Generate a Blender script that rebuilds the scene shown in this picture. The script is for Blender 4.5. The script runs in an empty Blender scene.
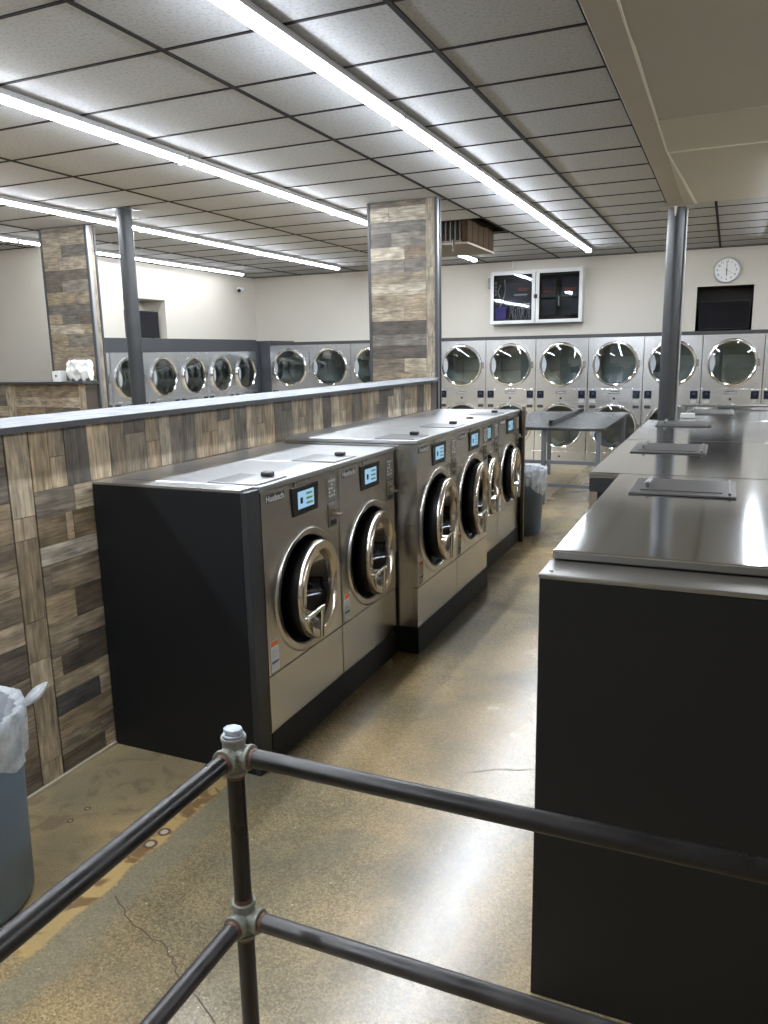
import bpy, bmesh, math, random
from mathutils import Vector, Matrix
PI = math.pi
S = bpy.context.scene
COL = S.collection
R = math.radians

# ------------------------------------------------------------------ materials
MATS = {}
def lin(c):
    return tuple(((v/255)/12.92 if v/255 <= .04045 else ((v/255+.055)/1.055)**2.4) for v in c) + (1,)
def new_mat(name):
    m = bpy.data.materials.new(name); m.use_nodes = True
    nt = m.node_tree; b = nt.nodes['Principled BSDF']
    MATS[name] = m
    return m, nt, b
def simple(name, rgb, rough=.5, metal=0, noise=0, nscale=20, bump=0, bscale=80, spec=.5, coat=0, stretch=None, rvar=0):
    m, nt, b = new_mat(name)
    col = lin(rgb)
    b.inputs['Base Color'].default_value = col
    b.inputs['Roughness'].default_value = rough
    b.inputs['Metallic'].default_value = metal
    b.inputs['Specular IOR Level'].default_value = spec
    b.inputs['Coat Weight'].default_value = coat
    if noise or bump or rvar:
        tc = nt.nodes.new('ShaderNodeTexCoord'); mp = nt.nodes.new('ShaderNodeMapping')
        if stretch: mp.inputs['Scale'].default_value = stretch
        nt.links.new(tc.outputs['Object'], mp.inputs['Vector'])
        n = nt.nodes.new('ShaderNodeTexNoise'); n.inputs['Scale'].default_value = nscale; n.inputs['Detail'].default_value = 5
        nt.links.new(mp.outputs[0], n.inputs['Vector'])
        if noise:
            r = nt.nodes.new('ShaderNodeMapRange'); r.inputs['From Min'].default_value = .3; r.inputs['From Max'].default_value = .7
            r.inputs['To Min'].default_value = 1-noise; r.inputs['To Max'].default_value = 1+noise
            nt.links.new(n.outputs['Fac'], r.inputs['Value'])
            mx = nt.nodes.new('ShaderNodeVectorMath'); mx.operation = 'SCALE'
            mx.inputs[0].default_value = col[:3]
            nt.links.new(r.outputs[0], mx.inputs['Scale']); nt.links.new(mx.outputs[0], b.inputs['Base Color'])
        if rvar:
            r = nt.nodes.new('ShaderNodeMapRange'); r.inputs['From Min'].default_value = .3; r.inputs['From Max'].default_value = .7
            r.inputs['To Min'].default_value = rough-rvar; r.inputs['To Max'].default_value = rough+rvar
            nt.links.new(n.outputs['Fac'], r.inputs['Value']); nt.links.new(r.outputs[0], b.inputs['Roughness'])
        if bump:
            n2 = nt.nodes.new('ShaderNodeTexNoise'); n2.inputs['Scale'].default_value = bscale; n2.inputs['Detail'].default_value = 4
            nt.links.new(mp.outputs[0], n2.inputs['Vector'])
            bp = nt.nodes.new('ShaderNodeBump'); bp.inputs['Strength'].default_value = bump; bp.inputs['Distance'].default_value = .004
            nt.links.new(n2.outputs['Fac'], bp.inputs['Height']); nt.links.new(bp.outputs[0], b.inputs['Normal'])
    return m
def emit(name, rgb, strength):
    m = bpy.data.materials.new(name); m.use_nodes = True; nt = m.node_tree; nt.nodes.clear()
    o = nt.nodes.new('ShaderNodeOutputMaterial'); e = nt.nodes.new('ShaderNodeEmission')
    e.inputs['Color'].default_value = lin(rgb); e.inputs['Strength'].default_value = strength
    nt.links.new(e.outputs[0], o.inputs[0]); MATS[name] = m; return m

def node(nt, t, **kw):
    n = nt.nodes.new(t)
    for k, v in kw.items():
        if k.startswith('i_'): n.inputs[k[2:].replace('_', ' ')].default_value = v
        else: setattr(n, k, v)
    return n

STEEL = simple('stainless_steel', (194, 191, 186), .26, 1)
STEEL_TOP = simple('stainless_top', (190, 192, 194), .30, 1)
STEEL_TOP2 = simple('stainless_top_worn', (212, 214, 217), .10, 1)
STEEL_DULL = simple('stainless_dull', (150, 148, 145), .36, 1)
STEEL_DRYER = simple('stainless_dryer', (232, 234, 237), .26, 1)
CHROMED = simple('dryer_ring_chrome', (236, 236, 236), .13, 1)
CHROME = simple('chrome', (200, 192, 180), .2, 1)
HANDM = simple('polished_handle', (225, 222, 216), .12, 1)
LIDM = simple('lid_steel', (132, 132, 134), .34, 1)
BLACKP = simple('black_panel', (17, 19, 22), .45, 0, spec=.35)
BLACKE = simple('black_panel_edge', (38, 40, 43), .45, 0)
KICK = simple('black_base', (15, 15, 15), .5, 0, noise=.25, nscale=12, spec=.3)
BLACK = simple('black_plastic', (14, 14, 15), .3)
RUBBER = simple('black_rubber', (16, 16, 17), .35)
DRUM = simple('drum_steel', (60, 60, 62), .35, 1)
DRUM2 = simple('dryer_drum', (165, 168, 170), .28, .85)
WHITE = simple('white_plastic', (225, 226, 226), .4)
WPAPER = simple('white_paper', (200, 200, 198), .7)
FRAMEW = simple('white_painted_frame', (205, 206, 206), .4)
TRIMG = simple('charcoal_trim', (48, 49, 51), .45)
TRIMB = simple('dark_blue_grey_trim', (52, 55, 60), .5)
TRIML = simple('steel_corner_trim', (150, 150, 152), .35, .9)
POSTM = simple('dark_grey_post_paint', (42, 44, 47), .38, 0, noise=.1, nscale=4)
WALLM = simple('wall_paint', (196, 190, 179), .7, 0, noise=.03, nscale=1.3, bump=.05, bscale=200)
PLAST = simple('plaster_paint', (170, 167, 159), .55, 0, noise=.03, nscale=1.5, bump=.05, bscale=6)
PLAST2 = simple('plaster_lighter_tone', (184, 182, 174), .5, 0, noise=.03, nscale=1.5)  # lighter tone for the far plaster
BEAMP = simple('beam_paint', (166, 160, 149), .55, 0, noise=.03, nscale=2)
SEAM = simple('white_seam', (225, 222, 214), .6)
GRID = simple('dark_ceiling_grid', (30, 27, 26), .8, spec=.2)
HOUS = simple('light_housing', (165, 165, 165), .5)
BINM = simple('blue_grey_bin', (90, 108, 126), .45, 0, noise=.05, nscale=6)
BINM2 = simple('slate_blue_bin', (72, 86, 104), .45)
TABM = simple('grey_tabletop', (56, 57, 58), .25)
TABL = simple('grey_table_leg', (98, 102, 110), .4)
PIPE = simple('black_iron_pipe', (30, 28, 28), .36, .3, noise=.4, nscale=9, rvar=.12, bump=.15, bscale=60)
PIPEG = simple('worn_grey_pipe', (58, 56, 56), .38, .4, noise=.35, nscale=12, rvar=.1)
GALV = simple('galvanised_fitting', (118, 119, 110), .5, .3, noise=.12, nscale=25, bump=.25, bscale=90)
PLUG = simple('painted_plug', (150, 156, 166), .5, .2, noise=.3, nscale=60)
RUST = simple('rusty_thread', (92, 66, 54), .6, .3)
SCREENOFF = simple('tv_screen', (7, 9, 20), .12)
DISP = simple('navy_display', (18, 24, 40), .2)
ORANGE = simple('orange_ink', (206, 106, 42), .6)
BLUEI = simple('blue_ink', (52, 66, 110), .6)
GREYI = simple('grey_ink', (150, 150, 150), .6)
REDI = simple('red_ink', (150, 62, 50), .6)
INK = simple('black_ink', (20, 20, 20), .6)
PAPERG = simple('grey_paper', (150, 150, 148), .7)
PURPLE = simple('purple_plastic', (92, 78, 160), .4)
DBOX = simple('dark_electrical_box', (44, 46, 52), .5)
CABL = simple('white_cable', (205, 203, 200), .5)
ACWOOD = simple('ac_wood', (50, 38, 24), .9, 0, spec=.1, noise=.25, nscale=6, stretch=(6, 6, 1))
BROWN = simple('brown_edge', (96, 82, 68), .35, .5)
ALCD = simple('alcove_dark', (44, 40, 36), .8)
CRES = simple('door_grip_grey', (150, 155, 160), .4)
WHITEFACE = simple('clock_face', (232, 232, 230), .5)
LED = emit('led_diffuser', (240, 247, 255), 100.0)
LED2 = emit('dim_led_diffuser', (240, 247, 255), 36.0)
LCD = emit('lcd_blue', (165, 208, 240), .8)
LCDG = simple('lcd_green', (120, 165, 120), .4)

# dark dryer glass: partly see-through, mirror-like
def glass(name, tint, trans, rough=.03, lo=.10, ior=1.6):
    m = bpy.data.materials.new(name); m.use_nodes = True; nt = m.node_tree; nt.nodes.clear()
    o = node(nt, 'ShaderNodeOutputMaterial'); t = node(nt, 'ShaderNodeBsdfTransparent'); t.inputs[0].default_value = lin(trans)
    g = node(nt, 'ShaderNodeBsdfGlossy'); g.inputs['Color'].default_value = lin(tint); g.inputs['Roughness'].default_value = rough
    f = node(nt, 'ShaderNodeFresnel'); f.inputs[0].default_value = ior
    r = node(nt, 'ShaderNodeMapRange'); r.inputs['To Min'].default_value = lo; r.inputs['To Max'].default_value = 1.0
    mx = node(nt, 'ShaderNodeMixShader')
    nt.links.new(f.outputs[0], r.inputs[0]); nt.links.new(r.outputs[0], mx.inputs[0])
    nt.links.new(t.outputs[0], mx.inputs[1]); nt.links.new(g.outputs[0], mx.inputs[2]); nt.links.new(mx.outputs[0], o.inputs[0])
    MATS[name] = m; return m
DGLASS = glass('dryer_glass', (235, 240, 240), (190, 200, 198))
WGLASS = glass('washer_glass', (230, 235, 245), (50, 52, 58), .05, .03, 1.3)
CGLASS = glass('cabinet_glass', (235, 240, 245), (225, 228, 232), .03, .03, 1.4)

# translucent bin liner
def liner_mat():
    m = bpy.data.materials.new('clear_plastic_liner'); m.use_nodes = True; nt = m.node_tree; nt.nodes.clear()
    o = node(nt, 'ShaderNodeOutputMaterial'); t = node(nt, 'ShaderNodeBsdfTransparent')
    p = node(nt, 'ShaderNodeBsdfPrincipled'); p.inputs['Base Color'].default_value = lin((205, 210, 216)); p.inputs['Roughness'].default_value = .35
    n = node(nt, 'ShaderNodeTexNoise'); n.inputs['Scale'].default_value = 16; n.inputs['Detail'].default_value = 6
    r = node(nt, 'ShaderNodeMapRange'); r.inputs['From Min'].default_value = .3; r.inputs['From Max'].default_value = .7; r.inputs['To Min'].default_value = .35; r.inputs['To Max'].default_value = .85
    bp = node(nt, 'ShaderNodeBump'); bp.inputs['Strength'].default_value = .8; bp.inputs['Distance'].default_value = .01
    tc = node(nt, 'ShaderNodeTexCoord'); nt.links.new(tc.outputs['Object'], n.inputs['Vector'])
    mx = node(nt, 'ShaderNodeMixShader')
    nt.links.new(n.outputs['Fac'], r.inputs[0]); nt.links.new(n.outputs['Fac'], bp.inputs['Height']); nt.links.new(bp.outputs[0], p.inputs['Normal'])
    nt.links.new(r.outputs[0], mx.inputs[0]); nt.links.new(t.outputs[0], mx.inputs[1]); nt.links.new(p.outputs[0], mx.inputs[2]); nt.links.new(mx.outputs[0], o.inputs[0])
    return m
LINER = liner_mat()

# plank wood: colour attribute x grain laid along the UV's u axis
def wood_mat():
    m, nt, b = new_mat('reclaimed_wood')
    at = node(nt, 'ShaderNodeAttribute'); at.attribute_name = 'Col'
    uv = node(nt, 'ShaderNodeUVMap'); uv.uv_map = 'UVMap'
    mp = node(nt, 'ShaderNodeMapping'); mp.inputs['Scale'].default_value = (3.5, 42, 1)
    nt.links.new(uv.outputs[0], mp.inputs[0])
    n = node(nt, 'ShaderNodeTexNoise'); n.inputs['Scale'].default_value = 1.6; n.inputs['Detail'].default_value = 7; n.inputs['Roughness'].default_value = .62; n.inputs['Distortion'].default_value = .5
    nt.links.new(mp.outputs[0], n.inputs['Vector'])
    mp2 = node(nt, 'ShaderNodeMapping'); mp2.inputs['Scale'].default_value = (6, 13, 1); nt.links.new(uv.outputs[0], mp2.inputs[0])
    n2 = node(nt, 'ShaderNodeTexNoise'); n2.inputs['Scale'].default_value = 1.3; n2.inputs['Detail'].default_value = 4
    nt.links.new(mp2.outputs[0], n2.inputs['Vector'])
    # knots
    mp3 = node(nt, 'ShaderNodeMapping'); mp3.inputs['Scale'].default_value = (2.2, 5.5, 1); nt.links.new(uv.outputs[0], mp3.inputs[0])
    v = node(nt, 'ShaderNodeTexVoronoi'); v.inputs['Scale'].default_value = 1.3
    nt.links.new(mp3.outputs[0], v.inputs['Vector'])
    kr = node(nt, 'ShaderNodeMapRange'); kr.inputs['From Min'].default_value = .02; kr.inputs['From Max'].default_value = .11; kr.inputs['To Min'].default_value = .45; kr.inputs['To Max'].default_value = 1
    nt.links.new(v.outputs['Distance'], kr.inputs[0])
    r1 = node(nt, 'ShaderNodeMapRange'); r1.inputs['From Min'].default_value = .28; r1.inputs['From Max'].default_value = .72; r1.inputs['To Min'].default_value = .42; r1.inputs['To Max'].default_value = 1.5
    nt.links.new(n.outputs['Fac'], r1.inputs[0])
    r2 = node(nt, 'ShaderNodeMapRange'); r2.inputs['From Min'].default_value = .3; r2.inputs['From Max'].default_value = .7; r2.inputs['To Min'].default_value = .55; r2.inputs['To Max'].default_value = 1.35
    nt.links.new(n2.outputs['Fac'], r2.inputs[0])
    m1 = node(nt, 'ShaderNodeMath', operation='MULTIPLY'); nt.links.new(r1.outputs[0], m1.inputs[0]); nt.links.new(r2.outputs[0], m1.inputs[1])
    m2 = node(nt, 'ShaderNodeMath', operation='MULTIPLY'); nt.links.new(m1.outputs[0], m2.inputs[0]); nt.links.new(kr.outputs[0], m2.inputs[1])
    sc = node(nt, 'ShaderNodeVectorMath', operation='SCALE'); nt.links.new(at.outputs['Color'], sc.inputs[0]); nt.links.new(m2.outputs[0], sc.inputs['Scale'])
    nt.links.new(sc.outputs[0], b.inputs['Base Color'])
    b.inputs['Roughness'].default_value = .55
    bp = node(nt, 'ShaderNodeBump'); bp.inputs['Strength'].default_value = .25; bp.inputs['Distance'].default_value = .002
    nt.links.new(n.outputs['Fac'], bp.inputs['Height']); nt.links.new(bp.outputs[0], b.inputs['Normal'])
    return m
WOOD = wood_mat()

def tile_mat():
    m, nt, b = new_mat('acoustic_tile')
    tc = node(nt, 'ShaderNodeTexCoord')
    n = node(nt, 'ShaderNodeTexNoise'); n.inputs['Scale'].default_value = 55; n.inputs['Detail'].default_value = 4; n.inputs['Roughness'].default_value = .7
    nt.links.new(tc.outputs['Object'], n.inputs['Vector'])
    r = node(nt, 'ShaderNodeMapRange'); r.inputs['From Min'].default_value = .36; r.inputs['From Max'].default_value = .5; r.inputs['To Min'].default_value = .72; r.inputs['To Max'].default_value = 1
    nt.links.new(n.outputs['Fac'], r.inputs[0])
    sc = node(nt, 'ShaderNodeVectorMath', operation='SCALE'); sc.inputs[0].default_value = lin((176, 178, 181))[:3]
    nt.links.new(r.outputs[0], sc.inputs['Scale']); nt.links.new(sc.outputs[0], b.inputs['Base Color'])
    b.inputs['Roughness'].default_value = .85
    bp = node(nt, 'ShaderNodeBump'); bp.inputs['Strength'].default_value = .5; bp.inputs['Distance'].default_value = .004
    nt.links.new(n.outputs['Fac'], bp.inputs['Height']); nt.links.new(bp.outputs[0], b.inputs['Normal'])
    return m
TILE = tile_mat()

def counter_mat():
    m, nt, b = new_mat('grey_marbled_laminate')
    tc = node(nt, 'ShaderNodeTexCoord'); mp = node(nt, 'ShaderNodeMapping'); mp.inputs['Scale'].default_value = (5, 1.2, 1)
    nt.links.new(tc.outputs['Object'], mp.inputs[0])
    n = node(nt, 'ShaderNodeTexNoise'); n.inputs['Scale'].default_value = 3.5; n.inputs['Detail'].default_value = 7; n.inputs['Distortion'].default_value = 1.2
    nt.links.new(mp.outputs[0], n.inputs['Vector'])
    cr = node(nt, 'ShaderNodeValToRGB'); cr.color_ramp.elements[0].position = .35; cr.color_ramp.elements[0].color = lin((92, 94, 98)); cr.color_ramp.elements[1].position = .6; cr.color_ramp.elements[1].color = lin((128, 130, 134))
    nt.links.new(n.outputs['Fac'], cr.inputs[0]); nt.links.new(cr.outputs[0], b.inputs['Base Color'])
    b.inputs['Roughness'].default_value = .6; b.inputs['Specular IOR Level'].default_value = .25
    return m
COUNTER = counter_mat()

def floor_mat():
    m, nt, b = new_mat('polished_concrete')
    L = nt.links.new
    tc = node(nt, 'ShaderNodeTexCoord')
    # broad cloudy colour
    n1 = node(nt, 'ShaderNodeTexNoise'); n1.inputs['Scale'].default_value = .9; n1.inputs['Detail'].default_value = 5; n1.inputs['Roughness'].default_value = .6; n1.inputs['Distortion'].default_value = .6
    L(tc.outputs['Object'], n1.inputs['Vector'])
    cr = node(nt, 'ShaderNodeValToRGB')
    e = cr.color_ramp.elements
    e[0].position = .30; e[0].color = lin((96, 92, 76)); e[1].position = .70; e[1].color = lin((180, 158, 116))
    a = e.new(.46); a.color = lin((132, 118, 90)); a = e.new(.58); a.color = lin((158, 136, 98))
    L(n1.outputs['Fac'], cr.inputs[0])
    # aggregate speckle
    v = node(nt, 'ShaderNodeTexVoronoi'); v.inputs['Scale'].default_value = 150; L(tc.outputs['Object'], v.inputs['Vector'])
    hsv = node(nt, 'ShaderNodeSeparateColor'); L(v.outputs['Color'], hsv.inputs[0])
    r = node(nt, 'ShaderNodeMapRange'); r.inputs['To Min'].default_value = .7; r.inputs['To Max'].default_value = 1.3; L(hsv.outputs[0], r.inputs[0])
    n3 = node(nt, 'ShaderNodeTexNoise'); n3.inputs['Scale'].default_value = 150; n3.inputs['Detail'].default_value = 5; L(tc.outputs['Object'], n3.inputs['Vector'])
    r3 = node(nt, 'ShaderNodeMapRange'); r3.inputs['From Min'].default_value = .3; r3.inputs['From Max'].default_value = .7; r3.inputs['To Min'].default_value = .72; r3.inputs['To Max'].default_value = 1.28; L(n3.outputs['Fac'], r3.inputs[0])
    # speckles fade in the smooth slab strip along the wood wall (x < -1.95)
    sx = node(nt, 'ShaderNodeSeparateXYZ'); L(tc.outputs['Object'], sx.inputs[0])
    nz = node(nt, 'ShaderNodeTexNoise'); nz.inputs['Scale'].default_value = 4; nz.inputs['Detail'].default_value = 4; L(tc.outputs['Object'], nz.inputs['Vector'])
    def math_(op, a, bb, clamp=False):
        q = node(nt, 'ShaderNodeMath', operation=op); q.use_clamp = clamp
        for i, x in enumerate((a, bb)):
            if x is None: continue
            if hasattr(x, 'links'): L(x, q.inputs[i])
            else: q.inputs[i].default_value = x
        return q.outputs[0]
    wob = math_('MULTIPLY', math_('SUBTRACT', nz.outputs['Fac'], .5), .09)
    xw = math_('ADD', sx.outputs['X'], wob)
    def smooth(val, a0, a1):
        q = node(nt, 'ShaderNodeMapRange', interpolation_type='SMOOTHSTEP'); q.inputs['From Min'].default_value = a0; q.inputs['From Max'].default_value = a1; L(val, q.inputs[0]); return q.outputs[0]
    slab = math_('SUBTRACT', 1.0, smooth(xw, -1.94, -1.90))
    specm = node(nt, 'ShaderNodeMix', data_type='FLOAT'); L(slab, specm.inputs[0]); L(math_('MULTIPLY', r.outputs[0], r3.outputs[0]), specm.inputs[2]); L(math_('MULTIPLY', r3.outputs[0], 1.22), specm.inputs[3])
    base = node(nt, 'ShaderNodeVectorMath', operation='SCALE'); L(cr.outputs[0], base.inputs[0]); L(specm.outputs[0], base.inputs['Scale'])
    # white pebbles
    v2 = node(nt, 'ShaderNodeTexVoronoi'); v2.inputs['Scale'].default_value = 14; L(tc.outputs['Object'], v2.inputs['Vector'])
    peb = math_('LESS_THAN', v2.outputs['Distance'], .055)
    peb = math_('MULTIPLY', peb, math_('SUBTRACT', 1.0, slab))
    mp = node(nt, 'ShaderNodeMix', data_type='RGBA'); L(math_('MULTIPLY', peb, .6), mp.inputs[0]); L(base.outputs[0], mp.inputs[6]); mp.inputs[7].default_value = lin((205, 196, 176))
    # dark old stains on the slab
    n4 = node(nt, 'ShaderNodeTexNoise'); n4.inputs['Scale'].default_value = 7; n4.inputs['Detail'].default_value = 6; n4.inputs['Distortion'].default_value = 1; L(tc.outputs['Object'], n4.inputs['Vector'])
    st = math_('MULTIPLY', smooth(n4.outputs['Fac'], .5, .66), math_('MULTIPLY', slab, .5))
    ms = node(nt, 'ShaderNodeMix', data_type='RGBA'); L(st, ms.inputs[0]); L(mp.outputs[2], ms.inputs[6]); ms.inputs[7].default_value = lin((78, 66, 48))
    # yellow patch strip where a machine plinth used to stand: x -1.92..-1.81, y 1.40..2.5
    strip = math_('MULTIPLY', smooth(xw, -1.945, -1.925), math_('SUBTRACT', 1.0, smooth(xw, -1.83, -1.81)))
    strip = math_('MULTIPLY', strip, math_('MULTIPLY', smooth(sx.outputs['Y'], 1.40, 1.42), math_('SUBTRACT', 1.0, smooth(sx.outputs['Y'], 2.45, 2.6))))
    my = node(nt, 'ShaderNodeMix', data_type='RGBA'); L(math_('MULTIPLY', strip, .8), my.inputs[0]); L(ms.outputs[2], my.inputs[6]); my.inputs[7].default_value = lin((188, 158, 104))
    rust = math_('MULTIPLY', strip, smooth(n4.outputs['Fac'], .47, .56))
    mr = node(nt, 'ShaderNodeMix', data_type='RGBA'); L(math_('MULTIPLY', rust, .7), mr.inputs[0]); L(my.outputs[2], mr.inputs[6]); mr.inputs[7].default_value = lin((88, 56, 34))
    # pale grey-green sealer line beside it
    edge = math_('MULTIPLY', smooth(xw, -1.83, -1.80), math_('SUBTRACT', 1.0, smooth(xw, -1.74, -1.62)))
    edge = math_('MULTIPLY', edge, math_('SUBTRACT', 1.0, smooth(sx.outputs['Y'], 2.6, 2.9)))
    mg = node(nt, 'ShaderNodeMix', data_type='RGBA'); L(math_('MULTIPLY', edge, .5), mg.inputs[0]); L(mr.outputs[2], mg.inputs[6]); mg.inputs[7].default_value = lin((122, 122, 108))
    # grey-blue wear clouds in the aisle
    n5 = node(nt, 'ShaderNodeTexNoise'); n5.inputs['Scale'].default_value = 1.9; n5.inputs['Detail'].default_value = 5; n5.inputs['Distortion'].default_value = .9
    mv = node(nt, 'ShaderNodeMapping'); mv.inputs['Location'].default_value = (3.3, 1.7, 0); L(tc.outputs['Object'], mv.inputs[0]); L(mv.outputs[0], n5.inputs['Vector'])
    wear = math_('MULTIPLY', smooth(n5.outputs['Fac'], .48, .74), .42)
    mw = node(nt, 'ShaderNodeMix', data_type='RGBA'); L(wear, mw.inputs[0]); L(mg.outputs[2], mw.inputs[6]); mw.inputs[7].default_value = lin((104, 104, 90))
    L(mw.outputs[2], b.inputs['Base Color'])
    rr = node(nt, 'ShaderNodeMapRange'); rr.inputs['From Min'].default_value = .3; rr.inputs['From Max'].default_value = .7; rr.inputs['To Min'].default_value = .2; rr.inputs['To Max'].default_value = .29; L(n1.outputs['Fac'], rr.inputs[0])
    L(math_('ADD', rr.outputs[0], math_('MULTIPLY', slab, .12)), b.inputs['Roughness'])
    b.inputs['Specular IOR Level'].default_value = .85
    bp = node(nt, 'ShaderNodeBump'); bp.inputs['Strength'].default_value = .08; bp.inputs['Distance'].default_value = .003; L(n3.outputs['Fac'], bp.inputs['Height']); L(bp.outputs[0], b.inputs['Normal'])
    return m
FLOORM = floor_mat()

# ------------------------------------------------------------------ mesh helpers
class MB:
    def __init__(s): s.bm = bmesh.new()
    def box(s, x0, x1, y0, y1, z0, z1):
        v = [s.bm.verts.new((x, y, z)) for x in (x0, x1) for y in (y0, y1) for z in (z0, z1)]
        for f in ((0,1,3,2),(4,6,7,5),(0,4,5,1),(2,3,7,6),(0,2,6,4),(1,5,7,3)): s.bm.faces.new([v[i] for i in f])
        return s
    def quad(s, a, b, c, d): s.bm.faces.new([s.bm.verts.new(p) for p in (a, b, c, d)]); return s
    def lathe(s, prof, c=(0,0,0), axis='z', n=48, closed=False):
        """prof: list of (r, h). axis z/x/y."""
        def P(r, h, a):
            u, w = r*math.cos(a), r*math.sin(a)
            p = {'z': (u, w, h), 'x': (h, u, w), 'y': (u, h, w)}[axis]
            return (p[0]+c[0], p[1]+c[1], p[2]+c[2])
        rings = []
        for r, h in prof:
            if r < 1e-6: rings.append([s.bm.verts.new(P(0, h, 0))])
            else: rings.append([s.bm.verts.new(P(r, h, 2*PI*i/n)) for i in range(n)])
        m = len(rings)
        for k in range(m if closed else m-1):
            A, B = rings[k], rings[(k+1) % m]
            for i in range(n):
                j = (i+1) % n
                if len(A) == 1 and len(B) == 1: continue
                if len(A) == 1: s.bm.faces.new((A[0], B[i], B[j]))
                elif len(B) == 1: s.bm.faces.new((A[i], B[0], A[j]))
                else: s.bm.faces.new((A[i], B[i], B[j], A[j]))
        return s
    def cyl(s, p, q, r, n=20, r2=None):
        p, q = Vector(p), Vector(q); d = (q-p).normalized()
        a = d.orthogonal().normalized(); b = d.cross(a); r2 = r if r2 is None else r2
        A = [s.bm.verts.new(p+r*(a*math.cos(t)+b*math.sin(t))) for t in [2*PI*i/n for i in range(n)]]
        B = [s.bm.verts.new(q+r2*(a*math.cos(t)+b*math.sin(t))) for t in [2*PI*i/n for i in range(n)]]
        for i in range(n): s.bm.faces.new((A[i], A[(i+1) % n], B[(i+1) % n], B[i]))
        s.bm.faces.new(A[::-1]); s.bm.faces.new(B); return s
    def tube(s, pts, r, n=10):
        for a, b in zip(pts, pts[1:]): s.cyl(a, b, r, n)
        return s
    def prism(s, pts, axis, h0, h1):
        """pts 2-D polygon extruded along axis. axis x: pts=(y,z)."""
        f = {'x': lambda p, h: (h, p[0], p[1]), 'y': lambda p, h: (p[0], h, p[1]), 'z': lambda p, h: (p[0], p[1], h)}[axis]
        A = [s.bm.verts.new(f(p, h0)) for p in pts]; B = [s.bm.verts.new(f(p, h1)) for p in pts]; n = len(pts)
        for i in range(n): s.bm.faces.new((A[i], A[(i+1) % n], B[(i+1) % n], B[i]))
        s.bm.faces.new(A[::-1]); s.bm.faces.new(B); return s
    def plate_hole(s, y0, y1, z0, z1, cy, cz, r, x0, x1, n=64):
        """rectangular plate in the YZ plane with a round hole, between x0 (back) and x1 (front)"""
        def rect_pt(a):
            dy, dz = math.cos(a), math.sin(a)
            t = min(((y1-cy)/dy if dy > 1e-9 else (y0-cy)/dy if dy < -1e-9 else 1e9), ((z1-cz)/dz if dz > 1e-9 else (z0-cz)/dz if dz < -1e-9 else 1e9))
            return (cy+t*dy, cz+t*dz)
        angs = [2*PI*i/n for i in range(n)]
        for (yy, zz) in ((y0, z0), (y0, z1), (y1, z0), (y1, z1)):
            angs.append(math.atan2(zz-cz, yy-cy) % (2*PI))
        angs = sorted(set(round(a, 6) for a in angs)); n = len(angs)
        I = [s.bm.verts.new((x1, cy+r*math.cos(a), cz+r*math.sin(a))) for a in angs]
        O = [s.bm.verts.new((x1,)+rect_pt(a)) for a in angs]
        I2 = [s.bm.verts.new((x0, cy+r*math.cos(a), cz+r*math.sin(a))) for a in angs]
        O2 = [s.bm.verts.new((x0,)+rect_pt(a)) for a in angs]
        for i in range(n):
            j = (i+1) % n
            s.bm.faces.new((I[i], O[i], O[j], I[j])); s.bm.faces.new((I2[i], I2[j], O2[j], O2[i]))
            s.bm.faces.new((I[i], I[j], I2[j], I2[i])); s.bm.faces.new((O[i], O2[i], O2[j], O[j]))
        return s
    def build(s, name, mat, parent=None, smooth=False, bevel=0, loc=(0,0,0), rot=(0,0,0), seg=2, **tags):
        bmesh.ops.recalc_face_normals(s.bm, faces=s.bm.faces)
        me = bpy.data.meshes.new(name); s.bm.to_mesh(me); s.bm.free()
        for m in (mat if isinstance(mat, (list, tuple)) else [mat]): me.materials.append(m)
        o = bpy.data.objects.new(name, me); COL.objects.link(o)
        if parent is not None: o.parent = parent
        o.location = loc; o.rotation_euler = rot
        if smooth:
            me.shade_smooth()
            try:
                me.set_sharp_from_angle(angle=R(32))
            except Exception: pass
        if bevel:
            b = o.modifiers.new('b', 'BEVEL'); b.width = bevel; b.segments = seg; b.limit_method = 'ANGLE'; b.angle_limit = R(40)
        for k, v in tags.items(): o[k] = v
        return o
def tag(o, label, cat, group=None):
    o['label'] = label; o['category'] = cat
    if group: o['group'] = group
    return o
def empty(name, loc, rz=0):
    e = bpy.data.objects.new(name, None); COL.objects.link(e); e.location = loc; e.rotation_euler = (0, 0, rz); e.empty_display_size = .1
    return e
KIDS = {}
def copy_tree(o, parent=None):
    c = o.copy(); COL.objects.link(c)
    if parent is not None:
        c.parent = parent
    for ch in [x for x in ALLKIDS(o)]: copy_tree(ch, c)
    return c
def ALLKIDS(o): return list(o.children)
def struct(o): o['kind'] = 'structure'; return o
def text(name, s, size, mat, parent, loc, rot, extrude=.0006, align='CENTER', xs=1.0):
    cu = bpy.data.curves.new(name, 'FONT'); cu.body = s; cu.size = size; cu.extrude = extrude; cu.align_x = align; cu.align_y = 'CENTER'
    cu.materials.append(mat); cu.resolution_u = 3
    tmp = bpy.data.objects.new(name, cu); COL.objects.link(tmp)
    me = bpy.data.meshes.new_from_object(tmp.evaluated_get(bpy.context.evaluated_depsgraph_get())); me.name = name
    bpy.data.objects.remove(tmp); bpy.data.curves.remove(cu)
    o = bpy.data.objects.new(name, me); COL.objects.link(o); o.parent = parent; o.location = loc; o.rotation_euler = rot; o.scale = (xs, 1, 1)
    return o
FRONT_ROT = (PI/2, 0, PI/2)      # text readable when looking towards -x

# ------------------------------------------------------------------ dimensions
CZ = 3.236           # suspended ceiling
YB = 13.3            # back wall
GY0, GP = 4.016, .61 # ceiling grid
GX0, GW = -1.431, 1.2025

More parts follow.
